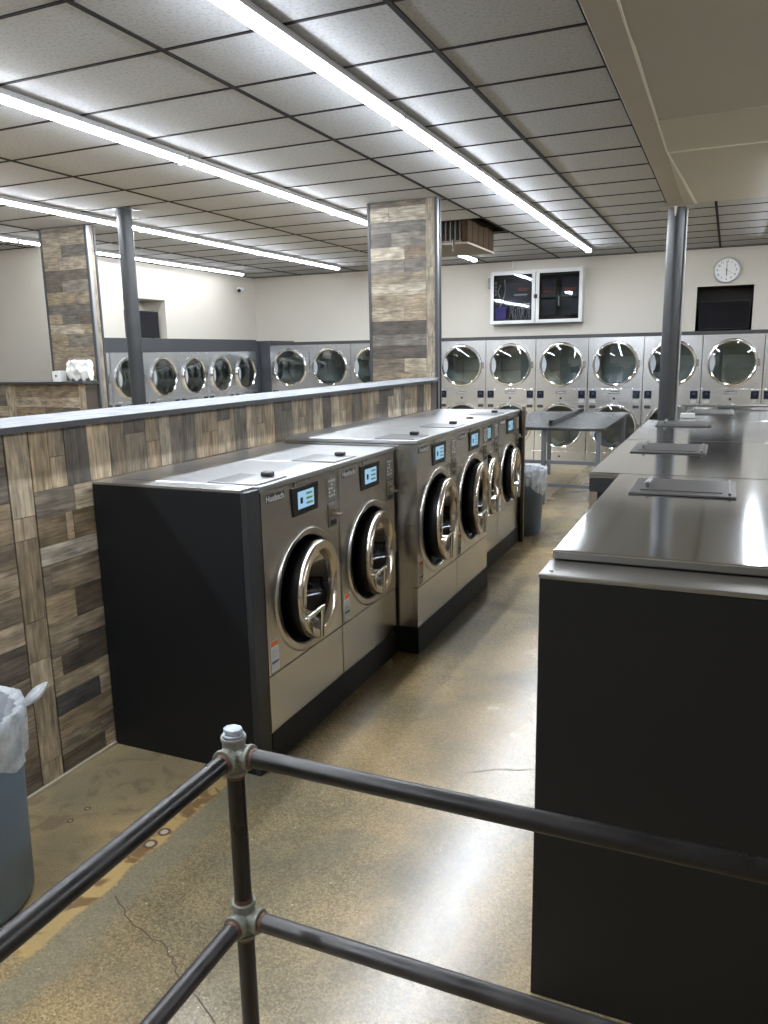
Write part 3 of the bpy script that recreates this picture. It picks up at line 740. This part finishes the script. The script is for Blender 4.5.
# end panels
e = empty('end_panel', (-2.1, 2.6, 0)); tag(e, 'tall black end panel closing the left washer row against the wood wall', 'end panel', 'black cabinet end panels')
MB().box(-.412, .352, -.045, .005, 0, 1.228).build('side_sheet', BLACKP, e, bevel=.002)
MB().box(.3525, .382, -.047, .05, 0, 1.23).build('edge_strip', BLACKE, e, bevel=.003)
MB().box(-.412, .352, -.045, .052, 1.2285, 1.238).build('steel_cap', STEEL_TOP, e)
e = empty('end_panel', (-2.1, 7.04, 0)); tag(e, 'narrow brown-edged panel closing the far end of the left washer row', 'end panel', 'black cabinet end panels')
MB().box(-.38, .40, -.005, .02, 0, 1.232).build('side_sheet', BLACKP, e)
MB().box(.4005, .425, -.012, .022, 0, 1.264).build('edge_strip', BROWN, e)
# filler strips behind the washers up to the wall
o = MB().box(-2.512, -2.5015, 2.66, 4.06, 0.0, 1.232).build('rear_filler', STEEL_DULL); tag(o, 'steel filler strip between near washers and wood wall', 'filler strip')

# ------------------------------------------------------------------ right-hand washer island (large machines, seen from behind their tops)
def big_top_washer(y0, y1, xf, z, lidy, label):
    W = y1-y0
    t = washer('washing_machine', W, z, .98, .15, W*.5, .74, .34, .27)
    # turn to face -x: rotate by pi about z, origin at the far corner
    t.rotation_euler = (0, 0, PI); t.location = (xf, y1, 0)
    for c in list(t.children_recursive):
        if c.name.startswith('coin_slot'): bpy.data.objects.remove(c, do_unlink=True)
    for c in list(t.children):
        if c.name.startswith('soap_lid'):
            for k in list(c.children): bpy.data.objects.remove(k, do_unlink=True)
            bpy.data.objects.remove(c, do_unlink=True)
    [c for c in t.children if c.name.startswith('top_panel')][0].data.materials[0] = STEEL_TOP2
    ly0, ly1 = lidy; l0 = y1-ly1; l1 = y1-ly0
    lid = MB().box(-.445, -.085, l0, l1, z+.0003, z+.007).build('soap_lid', LIDM, t, bevel=.003)
    MB().box(-.40, -.12, l0+.05, l1-.06, z+.007, z+.010).build('lid_inset', LIDM, lid, bevel=.002)
    MB().box(-.150, -.135, l0+.10, l1-.10, z+.0105, z+.03).build('lid_handle', LIDM, lid, bevel=.004)
    MB().box(-.428, -.418, l0+.02, l1-.02, z+.007, z+.016).build('lid_hinge', STEEL_DULL, lid, bevel=.002)
    tag(t, label, 'washing machine', 'large washers of the right island')
    return t
ZI = 1.245
big_top_washer(2.0, 3.38, -.392, ZI, (2.9, 3.25), 'large washer with broad steel top right behind the black front panel')
big_top_washer(3.385, 4.70, -.52, ZI, (4.1, 4.5), 'large wider washer second from the black panel on the right island')
big_top_washer(4.705, 6.08, -.52, ZI, (5.55, 5.92), 'large washer third from the black panel on the right island')
r2 = [o for o in COL.objects if o.get('label', '').startswith('large wider washer second')][0]; W2 = 4.70-3.385
MB().box(-.128, 0, W2+.0002, W2+.0035, 1.162, 1.218).build('end_trim', BLACKE, r2)
MB().box(-.034, -.001, W2+.0002, W2+.0035, .15, 1.161).build('end_frame', STEEL, r2)
MB().box(-.128, -.036, W2+.0002, W2+.0035, .15, 1.161).build('end_cover', BLACKP, r2)
big4 = big_top_washer(6.085, 7.5, -.385, ZI, (6.6, 7.1), 'farthest steel topped washer of the right island before the post')
MB().cyl((-.95, .15, ZI+.02), (-.02, .15, ZI+.02), .009, 10).box(-.32, -.29, .13, .17, ZI+.001, ZI+.035).box(-.05, -.02, .13, .17, ZI+.001, ZI+.02).build('rear_rail', STEEL_DULL, big4)
e = empty('end_panel', (.2, 1.95, 0)); tag(e, 'wide black panel closing the near end of the right washer island', 'end panel', 'black cabinet end panels')
MB().box(-.60, .76, -.09, .045, 0, 1.205).build('side_sheet', BLACKP, e, bevel=.003)
MB().box(-.602, .762, -.094, .046, 1.2055, 1.218).build('steel_cap', STEEL_DULL, e, bevel=.003)
MB().lathe([(0, .004), (.006, .004), (.008, 0)], (-.575, -.06, 1.218), 'z', 12).build('cap_bolt', STEEL_DULL, e)
for i, (a, b) in enumerate(((2.0, 3.38), (3.385, 6.08), (6.085, 7.5))):
    xf = (-.403, -.518, -.383)[i]
    o = MB().box(xf, .46, a, b, 0, .148).build('washer_plinth', KICK); tag(o, ['black base under the nearest machine of the right island', 'black base under the two middle machines of the right island', 'black base under the farthest machine of the right island'][i], 'plinth', 'black washer bases')
# white box on the far top
o = MB().box(-.05, .05, -.035, .035, 0, .035).build('soap_box', WPAPER, bevel=.004, loc=(-.26, 6.28, ZI+.0005)); tag(o, 'small white box on the farthest steel top of the island', 'box')

# ------------------------------------------------------------------ dryers
def dryer(W, Hh, D, r, zu, zl, rl):
    t = empty('stacked_dryer', (0, 0, 0)); cy = W/2; k = Hh/1.94
    g = .003; zm0, zm1 = zl+rl*1.04, zu-r*1.10
    MB().box(-D, -.02, g, .01, .01, Hh).box(-D, -.02, W-.01, W-g, .01, Hh).box(-D, -D+.01, .01, W-.01, .01, Hh).box(-D+.01, -.02, .01, W-.01, Hh-.01, Hh).box(-D+.01, -.05, .01, W-.01, .0, .01).build('cabinet', STEEL_DRYER, t)
    up = MB().plate_hole(g, W-g, zm1+.002, Hh, cy, zu, r*.9, -.02, 0).build('upper_front', STEEL_DRYER, t)
    lo = MB().plate_hole(g, W-g, .19, zm0-.002, cy, zl, rl*.9, -.02, 0).build('lower_front', STEEL_DRYER, t)
    MB().box(-.02, 0, g, W-g, zm0, zm1).build('control_panel', STEEL_DRYER, t, bevel=.003)
    MB().box(-.02, 0, g, W-g, .02, .188).build('lower_panel', STEEL_DRYER, t, bevel=.003)
    ru = r
    for zc, r in ((zu, ru), (zl, rl)):
        dd = min(.5, D-.03); MB().lathe([(r*.89, -.03), (r*.89, -dd), (r*.4, -dd-.01), (0, -dd-.01)], (0, cy, zc), 'x', 40).build('drum', DRUM2, t, smooth=True)
        m = MB()
        for q in range(3):
            a = 2*PI*q/3+.5; m.cyl((-.08, cy+r*.86*math.cos(a), zc+r*.86*math.sin(a)), (-dd+.02, cy+r*.86*math.cos(a), zc+r*.86*math.sin(a)), .03, 8)
        m.build('drum_baffle', DRUM2, t)
        d = MB().lathe([(r, .002), (r, .018), (r*.97, .032), (r*.92, .034), (r*.885, .024), (r*.87, .006)], (0, cy, zc), 'x', 64).build('door', CHROMED, t, smooth=True)
        MB().lathe([(r*.885, .012), (r*.6, .026), (0, .034)], (0, cy, zc), 'x', 48).build('door_glass', DGLASS, d, smooth=True)
        # grip: lens between the ring and an arc bulging towards the ring
        pts = [(cy+r*.89*math.cos(a), zc+r*.89*math.sin(a)) for a in [PI-R(27)+R(54)*i/12 for i in range(13)]]
        x_in = r*.89*math.cos(R(27)); h_in = r*.89*math.sin(R(27))
        pts += [(cy-x_in+.13*r*(1-u*u), zc+h_in*u) for u in [-1+2*i/12 for i in range(1, 12)]]
        MB().prism(pts, 'x', .034, .038).build('door_grip', CRES, d)
        MB().box(.001, .03, cy+r*.99, cy+r*1.06, zc-.05, zc+.05).build('hinge', STEEL_DULL, d)
    for s_ in (0, 1):
        y0 = .03 if s_ == 0 else W-.135
        c = MB().box(.0005, .006, y0, y0+.105, zm1-.145*k, zm1-.03*k).build('control_display', DISP, t, bevel=.003)
        MB().box(.0062, .0075, y0+.035, y0+.07, zm1-.085*k, zm1-.06*k).build('readout', simple('readout_blue', (50, 58, 80), .3), c)
        MB().box(.0005, .004, y0+.01, y0+.095, zm1-.215*k, zm1-.165*k).build('price_sticker', PAPERG, t)
        MB().box(.0005, .01, y0+.008, y0+.098, zm1-.295*k, zm1-.25*k).build('coin_slot', BLACKE, t, bevel=.002)
    bp = MB().box(.0005, .003, cy-.085, cy+.085, zm1-.075*k, zm1-.035*k).build('brand_plate', BLACKE, t)
    text('brand_lettering', 'Huebsch', .047, WHITE, bp, (.0035, cy, zm1-.055*k), FRONT_ROT, .0004)
    for z0, z1 in ((zm1-.2*k, zm1-.095*k), (.06, .155)):
        lp = MB().box(.0005, .004, cy-.24*W/.81, cy+.24*W/.81, z0, z1).build('lint_panel', STEEL_DRYER, t)
        MB().lathe([(0, .012), (.016, .012), (.018, .004)], (0, cy, (z0+z1)/2), 'x', 14).build('panel_lock', BLACK, lp)
    return t
DW = .811; DX0 = -7.66; DF = 12.4
dA = dryer(DW-.004, 1.94, .84, .34, 1.545, .588, .362)
# left row: narrower machines
dL = dryer(.741, 1.845, .34, .298, 1.475, .58, .31)
names_back = ['first stacked dryer of the back row beside the dark corner filler', 'second stacked dryer of the back row from the dark corner filler', 'third stacked dryer of the back row, half hidden by the wide wood pillar', 'back row dryer hidden behind the wide wood pillar', 'back row dryer emerging at the right side of the wide wood pillar',
 'back row stacked dryer below the left half of the electrical cabinet', 'back row stacked dryer below the right half of the electrical cabinet', 'back row stacked dryer just left of the round post', 'stacked dryer partly hidden by the round post', 'back row stacked dryer directly below the wall television and clock', 'last back row dryer at the right edge']
# dryers 0..: x = DX0 + i*DW
names_back = ['stacked dryer of the back row right beside the dark corner filler',
 'second stacked dryer of the back row counted from the dark corner filler',
 'third back row dryer from the corner, cut off by the wide wood pillar',
 'back row dryer hidden behind the wide wood pillar',
 'back row dryer just right of the wide wood pillar',
 'back row dryer second from the right side of the wide wood pillar',
 'back row dryer under the electrical cabinet, behind the folding table divider',
 'back row dryer left of the round post, behind the folding table corner',
 'back row dryer partly covered by the thick round post',
 'back row dryer below the clock and the right television',
 'back row dryer at the right edge, next to the one below the clock']
for i in range(11):
    o = dA if i == 0 else copy_tree(dA)
    o.rotation_euler = (0, 0, -PI/2); o.location = (DX0+i*DW, DF, 0)
    tag(o, names_back[i], 'dryer', 'stacked dryers along the back wall')
names_left = ['left wall dryer nearest the small wood pillar, mostly hidden', 'left wall dryer crossed by the dark round post', 'left wall dryer just right of the dark round post',
 'left wall dryer third from the corner filler', 'left wall dryer second from the corner filler', 'left wall dryer next to the dark corner filler']
DLX, DLY = -7.9, 7.84
for i in range(6):
    o = dL if i == 0 else copy_tree(dL)
    o.location = (DLX, DLY+i*.745, 0); tag(o, names_left[i], 'dryer', 'stacked dryers along the left wall')
# surrounds
o = MB().box(-7.60, 4.19, DF-.01, YB-.001, 1.942, 1.995).build('dryer_ledge', TRIMG, bevel=.004); tag(o, 'charcoal ledge board lying on top of the back row of dryers', 'ledge')
o = MB().box(-8.30, DLX+.008, 8.10, 12.32, 1.847, 2.05).build('dryer_fascia', TRIMB, bevel=.004); tag(o, 'dark fascia band above the left wall dryers', 'fascia')
o = MB().box(LWX+.001, DLX+.01, 12.325, YB-.001, 0, 2.03).box(DLX+.0101, DX0-.004, DF+.005, YB-.001, 0, 2.03).build('corner_filler', TRIMB, bevel=.004); tag(o, 'dark blue grey filler panel in the corner between both dryer rows', 'filler panel')

# ------------------------------------------------------------------ televisions
def tv(w, h, label, loc, rz):
    t = empty('television', loc, rz); tag(t, label, 'television', 'televisions in wall recesses')
    MB().box(-w/2, w/2, 0, .05, .03, h+.03).build('housing', BLACK, t, bevel=.004)
    MB().box(-w/2+.012, w/2-.012, -.002, -.0005, .045, h+.018).build('screen', SCREENOFF, t)
    MB().box(-w*.33-.03, -w*.33+.03, -.03, .1, 0, .012).box(-w*.33-.012, -w*.33+.012, .01, .03, .012, .04).build('foot', BLACK, t)
    MB().box(w*.33-.03, w*.33+.03, -.03, .1, 0, .012).box(w*.33-.012, w*.33+.012, .01, .03, .012, .04).build('foot', BLACK, t)
    return t
tv(.72, .43, 'black television in the dark recess below the clock', (-.115, YB+.07, 2.0), 0)
tv(.84, .42, 'black television in the left wall recess behind the dark post', (LWX-.06, 10.07, 2.05), PI/2)

# ------------------------------------------------------------------ clock, 12:00
ck = empty('wall_clock', (-.12, YB-.002, 2.90)); tag(ck, 'round white wall clock above the right television', 'clock')
MB().lathe([(0, 0), (.188, 0), (.192, -.03), (.182, -.042), (.170, -.034), (.168, -.02)], (0, 0, 0), 'y', 48).build('clock_rim', simple('silver_rim', (195, 196, 198), .3, .4), ck, smooth=True)
face = MB().lathe([(0, -.0205), (.169, -.0205)], (0, 0, 0), 'y', 48).build('clock_face', WHITEFACE, ck)
for i in range(12):
    a = PI/2-2*PI*(i+1)/12
    text('numeral', str(i+1), .05, INK, face, (.132*math.cos(a), -.0212, .132*math.sin(a)), (PI/2, 0, 0), .0003)
MB().prism([(-.007, .02), (.007, .02), (.005, -.085), (-.005, -.085)], 'y', -.026, -.024).build('hour_hand', INK, ck)
MB().prism([(-.004, -.03), (.004, -.03), (.0025, .125), (-.0025, .125)], 'y', -.030, -.028).build('minute_hand', INK, ck)
MB().cyl((.10, -.031, -.06), (-.03, -.031, .018), .0012, 6).build('second_hand', INK, ck)

# ------------------------------------------------------------------ electrical cabinet on the back wall
ec = empty('electrical_cabinet', (-2.985, YB-.002, 2.635)); tag(ec, 'white framed glass door electrical cabinet hung on the back wall', 'cabinet')
w2, h2_, dp = .76, .425, .16
MB().box(-w2, w2, -.012, 0, -h2_, h2_).box(-w2, -w2+.012, -dp, -.012, -h2_, h2_).box(w2-.012, w2, -dp, -.012, -h2_, h2_).box(-w2+.012, w2-.012, -dp, -.012, h2_-.012, h2_).box(-w2+.012, w2-.012, -dp, -.012, -h2_, -h2_+.012).build('cabinet_body', FRAMEW, ec)
MB().box(-w2+.013, w2-.013, -.02, -.0125, -h2_+.013, h2_-.013).build('back_board', ALCD, ec)
for s_, nm in ((-1, 'l'), (1, 'r')):
    xa, xb = (-w2, -.006) if s_ < 0 else (.006, w2)
    d = MB().box(xa, xa+.055, -dp-.02, -dp-.001, -h2_, h2_).box(xb-.055, xb, -dp-.02, -dp-.001, -h2_, h2_).box(xa+.055, xb-.055, -dp-.02, -dp-.001, h2_-.06, h2_).box(xa+.055, xb-.055, -dp-.02, -dp-.001, -h2_, -h2_+.055).build('door', FRAMEW, ec, bevel=.003)
    MB().box(xa+.05, xb-.05, -dp-.012, -dp-.009, -h2_+.05, h2_-.055).build('door_glass', CGLASS, d)
MB().box(-.02, .035, -dp-.045, -dp-.021, -.03, .035).build('latch', BLACK, ec, bevel=.004)
MB().box(-w2-.045, -w2-.001, -dp-.01, -dp+.05, .16, .33).build('side_bracket', simple('grey_bracket', (110, 112, 114), .5), ec)
def ebox(x0, x1, z0, z1, d0, mat, nm='control_box', lab=None):
    o = MB().box(x0, x1, -d0, -.0205, z0, z1).build(nm, mat, ec, bevel=.004)
    return o
b1 = ebox(-.52, -.09, -.10, .24, .12, DBOX); MB().box(-.30, -.13, -.1212, -.1205, .10, .15).build('red_marking', REDI, b1)
MB().box(-.37, -.15, -.128, -.1205, .03, .055).build('white_marking', WPAPER, b1); MB().lathe([(0, -.124), (.03, -.124), (.03, -.1205)], (-.36, 0, -.05), 'y', 16).build('blue_seal', BLUEI, b1)
b2 = ebox(.09, .32, -.02, .26, .12, DBOX); MB().box(.12, .27, -.1212, -.1205, .06, .10).build('red_marking', REDI, b2)
b3 = ebox(.42, .68, -.02, .29, .12, DBOX); MB().box(.46, .64, -.1212, -.1205, .08, .12).build('red_marking', REDI, b3)
ebox(.09, .32, -.30, -.05, .10, DBOX); ebox(.42, .68, -.30, -.05, .10, DBOX)
ebox(.35, .375, -.16, 0, .08, CABL, 'fuse_strip')
ebox(-.69, -.5, -.35, -.14, .13, PURPLE, 'purple_box')
rn = random.Random(6)
for i in range(12):
    x = -.45+i*.03; z = -.2-rn.random()*.05
    MB().tube([(x, -.05, z+rn.uniform(.02, .12)), (x+rn.uniform(-.03, .03), -.07, z-.03), (x+rn.uniform(-.05, .05), -.06, -.35)], .006, 6).build('cable', CABL, ec)
MB().tube([(-.55, -.06, .3), (-.53, -.08, .1), (-.57, -.08, -.03), (-.64, -.08, -.16)], .008, 6).build('cable', CABL, ec)
MB().tube([(-.62, -.06, .22), (-.66, -.08, .1), (-.62, -.08, -.0)], .008, 6).build('cable', CABL, ec)
for i in range(4):
    MB().box(-.72, -.69, -.06, -.0205, .05+i*.06, .09+i*.06).build('terminal', WPAPER, ec)
MB().cyl((-.42, -.05, h2_+.001), (-.42, -.05, CZ-2.635-.01), .012, 10).cyl((-.42, -.05, h2_+.001), (-.42, -.05, h2_+.03), .03, 12).build('conduit', CABL, ec)

# ------------------------------------------------------------------ hanging fan unit in a wood case
ac = empty('ceiling_air_unit', (0, 0, 0)); tag(ac, 'wood cased air unit with a slotted grille hung below the ceiling', 'air unit')
ax0, ax1, ay0, ay1, az0, az1 = -3.72, -2.84, 8.98, 10.08, 2.985, 3.29
az1 = CZ+.06
MB().box(ax0, ax1, ay0, ay1, az0, az0+.02).build('bottom_panel', simple('ac_beige', (118, 108, 92), .6), ac)
m = MB(); n = 9
for i in range(n):
    y = ay0+.07+(ay1-ay0-.07)*i/n; m.box(ax1-.02, ax1+.003*(i % 2), y+.002, y+(ay1-ay0-.07)/n-.002, az0+.021, az1)
m.build('side_boards', ACWOOD, ac)
MB().box(ax1-.07, ax1+.004, ay0-.004, ay0+.068, az0+.001+.02, az1).build('corner_board', ACWOOD, ac)
MB().box(ax0, ax0+.06, ay0-.004, ay0+.06, az0+.021, az1).build('corner_board', ACWOOD, ac)
m = MB()
for i in range(13):
    x = ax0+.085+i*.058; m.box(x, x+.014, ay0, ay0+.03, az0+.045, az1)
m.box(ax0+.061, ax1-.071, ay0, ay0+.03, az0+.021, az0+.044)
m.build('grille', simple('grille_brown', (70, 62, 52), .5), ac)
MB().box(ax0+.02, ax1-.08, ay0+.12, ay0+.14, az0+.021, az1).build('coil', ALCD, ac)
MB().box(ax0, ax1-.021, ay1-.02, ay1, az0+.021, az1).box(ax0, ax0+.02, ay0+.061, ay1-.021, az0+.021, az1).build('rear_boards', ACWOOD, ac)
MB().tube([(ax1-.17, ay0-.01, az0+.05), (ax1-.17, ay0-.01, az0-.05)], .008, 8).cyl((ax1-.17, ay0-.01, az0-.05), (ax1-.17, ay0-.01, az0-.075), .013, 8).build('drain_spout', BLACK, ac)

# ------------------------------------------------------------------ security camera
sc = empty('security_camera', (LWX+.001, 12.75, 2.985)); tag(sc, 'small white security camera high in the back left corner', 'camera')
MB().lathe([(0, 0), (.05, 0), (.05, .02), (.02, .035), (.015, .06)], (0, 0, 0), 'x', 20).build('mount', WHITE, sc, smooth=True)
MB().cyl((.06, .03, 0), (.11, -.14, -.03), .045, 20).build('camera_body', WHITE, sc, smooth=True, bevel=.004)
MB().cyl((.1105, -.1415, -.0303), (.114, -.152, -.032), .034, 18).build('lens', BLACK, sc)

# ------------------------------------------------------------------ folding table
ft = empty('folding_table', (-1.865, 10.0, 0)); tag(ft, 'grey laundry folding table with a raised centre divider', 'table')
TW, TY0, TY1, TZ = .645, -1.15, 1.25, .905
MB().box(-TW, TW, TY0, TY1, TZ-.035, TZ).build('tabletop', TABM, ft, bevel=.004)
MB().box(-.02, .02, TY0+.28, TY1+.06, TZ+.0005, TZ+.055).build('divider_bar', TABM, ft, bevel=.004)
MB().box(-.022, .022, TY0+.272, TY0+.279, TZ+.0005, TZ+.057).build('divider_end', BLACK, ft)
for x, y in ((-TW+.03, TY0+.05), (-.06, TY0+.05), (TW-.09, TY0+.05), (TW-.09, TY1-.1), (-.46, TY1-.1)):
    MB().box(x, x+.05, y, y+.05, 0, TZ-.0355).build('leg', TABL, ft, bevel=.004)
for z in (.23, .50):
    MB().box(-TW+.081, -.061, TY0+.06, TY0+.09, z-.02, z+.02).build('stretcher', TABL, ft, bevel=.003)
    MB().box(-.009, TW-.091, TY0+.06, TY0+.09, z-.02, z+.02).build('stretcher', TABL, ft, bevel=.003)

# ------------------------------------------------------------------ bins with liners
def bin_(name, loc, rb_, rt, h, mat, label, seed, ear=None, drape=.2):
    t = empty(name, loc); tag(t, label, 'trash bin', 'round trash bins with clear liners')
    MB().lathe([(0, 0), (rb_*.94, 0), (rb_, .02), (rt*.985, h-.05), (rt, h-.045), (rt*1.03, h-.03), (rt*1.03, h), (rt*.99, h), (rt*.96, h-.04), (rb_*.93, .02), (0, .015)], n=56).build('bin_body', mat, t, smooth=True)
    rn = random.Random(seed); ph = [rn.uniform(0, 6) for _ in range(8)]
    bm = bmesh.new(); n = 120; prof = []
    # outer skirt from its hem up over the rim and down inside
    for i, (k, z) in enumerate([(1.0, h-drape), (1.012, h-drape*.75), (1.02, h-drape*.5), (1.035, h-drape*.25), (1.045, h-.03), (1.045, h+.008), (1.02, h+.018), (.97, h+.008), (.92, h-.05), (.88, h-.14), (.84, h-.26), (.8, h-.4), (.7, .12), (0.02, .1)]):
        prof.append((k, z, i))
    rings = []
    for k, z, i in prof:
        ring = []
        for j in range(n):
            a = 2*PI*j/n
            rad = rt-(rt-rb_)*(1-min(1, z/h))*(1 if i < 6 else 1)
            w = .012*math.sin(9*a+ph[0]+i*.4)+.008*math.sin(17*a+ph[1]-i*.3)+.005*math.sin(31*a+ph[2]+i)
            amp = (1.0, .9, .7, .5, .3, .25, .4, .8, 1.2, 1.5, 1.6, 1.6, 1.2, 0)[i]
            r_ = max(.004, rad*k+abs(w)*amp*(1 if i < 7 else -1)+.004*(i < 7))
            zz = z
            if i == 0: zz += .05*math.sin(2*a+ph[3])+.02*math.sin(5*a+ph[4])+.008*math.sin(13*a+ph[5])
            if i == 1: zz += .03*math.sin(2*a+ph[3])
            if i in (5, 6): zz += .005*math.sin(7*a+ph[6])
            ring.append(bm.verts.new((r_*math.cos(a), r_*math.sin(a), zz)))
        rings.append(ring)
    for A, B in zip(rings, rings[1:]):
        for j in range(n): bm.faces.new((A[j], A[(j+1) % n], B[(j+1) % n], B[j]))
    mb = MB(); mb.bm.free(); mb.bm = bm
    mb.build('liner', LINER, t, smooth=True)
    if ear:
        a, l, rr = ear
        ca, sa = math.cos(a), math.sin(a)
        bm = bmesh.new(); R0 = rt*1.06
        sect = []
        for i in range(7):
            u = i/6; cx = R0+.02*u+l*.75*u; cz = h-.02+l*.75*u-.05*math.sin(PI*u)*0; wd = rr*math.sin(PI*(.12+.8*u))
            q = []
            for j in range(10):
                b = 2*PI*j/10; q.append(bm.verts.new((ca*cx-sa*wd*math.cos(b)-ca*.35*wd*math.sin(b), sa*cx+ca*wd*math.cos(b)-sa*.35*wd*math.sin(b), cz+.5*wd*math.sin(b))))
            sect.append(q)
        for A, B in zip(sect, sect[1:]):
            for j in range(10): bm.faces.new((A[j], A[(j+1) % 10], B[(j+1) % 10], B[j]))
        bm.faces.new(sect[0][::-1]); bm.faces.new(sect[-1])
        mb = MB(); mb.bm.free(); mb.bm = bm; mb.build('liner_tie', LINER, t, smooth=True)
    return t
bin_('trash_bin', (-2.215, 1.51, 0), .218, .236, .655, BINM, 'blue grey bin at the left edge against the wood wall', 3, (R(58), .08, .03), .10)
bin_('trash_bin', (-1.80, 7.42, 0), .20, .24, .635, BINM2, 'slate blue bin standing at the far end of the washer row', 8, (R(-60), -.04, .03), .2)

# ------------------------------------------------------------------ pipe railing
PX, PY, PR = -.942, 1.30, .0203
ZR, ZL = .905, .497
rl = empty('pipe_railing', (PX, PY, 0)); tag(rl, 'black iron pipe railing with grey cross fittings in the foreground', 'railing')
def pipe(nm, a, b, mat): return MB().cyl(a, b, PR, 28).build(nm, mat, rl, smooth=True)
pipe('post', (0, 0, .006), (0, 0, ZL-.034), PIPE); pipe('post', (0, 0, ZL+.034), (0, 0, ZR-.034), PIPE)
MB().lathe([(0, .012), (.02, .012), (.022, .02), (.05, .008), (.05, 0), (0, 0)], n=28).build('floor_flange', GALV, rl, smooth=True)
for z, mt in ((ZR, PIPE), (ZL, PIPEG)):
    pipe('rail', (.036, 0, z), (2.1, 0, z), mt); pipe('rail', (0, -.036, z), (0, -2.0, z), mt)
def fitting(x, y, z, arms, plug):
    m = MB(); Rf = .0255
    bmesh.ops.create_uvsphere(m.bm, u_segments=24, v_segments=16, radius=.030)
    for d in arms:
        d = Vector(d); m.cyl(d*.008, d*.040, Rf, 28, Rf*.98); m.cyl(d*.035, d*.044, .028, 28)
    f = m.build('cross_fitting', GALV, rl, smooth=True, loc=(x, y, z), bevel=.0015)
    for d in arms:
        if Vector(d).z > .5 and plug: continue
        d = Vector(d); MB().cyl(d*.044, d*.054, PR*1.045, 24).build('pipe_thread', RUST, f, smooth=True)
    if plug:
        MB().cyl((0, 0, .044), (0, 0, .050), .0235, 24).prism([(.0225*math.cos(R(45*i+22)), .0185*math.sin(R(45*i+22))) for i in range(8)], 'z', .050, .062).build('plug', PLUG, f, bevel=.002)
fitting(0, 0, ZR, ((1,0,0), (0,-1,0), (0,0,-1), (0,0,1)), True)
fitting(0, 0, ZL, ((1,0,0), (0,-1,0), (0,0,-1), (0,0,1)), False)
for (x, y) in ((2.1, 0), (0, -2.0)):
    MB().cyl((x, y, .006), (x, y, ZR+.03), PR, 24).build('post', PIPE, rl, smooth=True)

# ------------------------------------------------------------------ camera
cam = bpy.data.cameras.new('camera'); co = bpy.data.objects.new('camera', cam); COL.objects.link(co)
right = Vector((.91664887, .39925368, -.01874418)); up = Vector((-.06278178, .1901383, .97974786)); fwd = Vector((-.39473193, .89690798, -.19935592))
mt = Matrix((right, up, -fwd)).transposed().to_4x4(); mt.translation = Vector((0, 0, 1.76)); co.matrix_world = mt
cam.sensor_fit = 'VERTICAL'; cam.sensor_height = 36; cam.sensor_width = 27; cam.lens = 777.7/1024*36; cam.clip_start = .02
S.camera = co
w = bpy.data.worlds.new('world'); S.world = w; w.use_nodes = True
w.node_tree.nodes['Background'].inputs[0].default_value = (.02, .02, .02, 1)
S.view_settings.view_transform = 'Standard'; S.view_settings.look = 'None'; S.view_settings.gamma = 1; S.view_settings.use_curve_mapping = False
S.view_settings.exposure = 0.1
S.cycles.use_denoising = True
S.cycles.max_bounces = 8; S.cycles.diffuse_bounces = 5; S.cycles.glossy_bounces = 5; S.cycles.transparent_max_bounces = 12
S.cycles.sample_clamp_indirect = 6; S.cycles.caustics_reflective = False; S.cycles.caustics_refractive = False
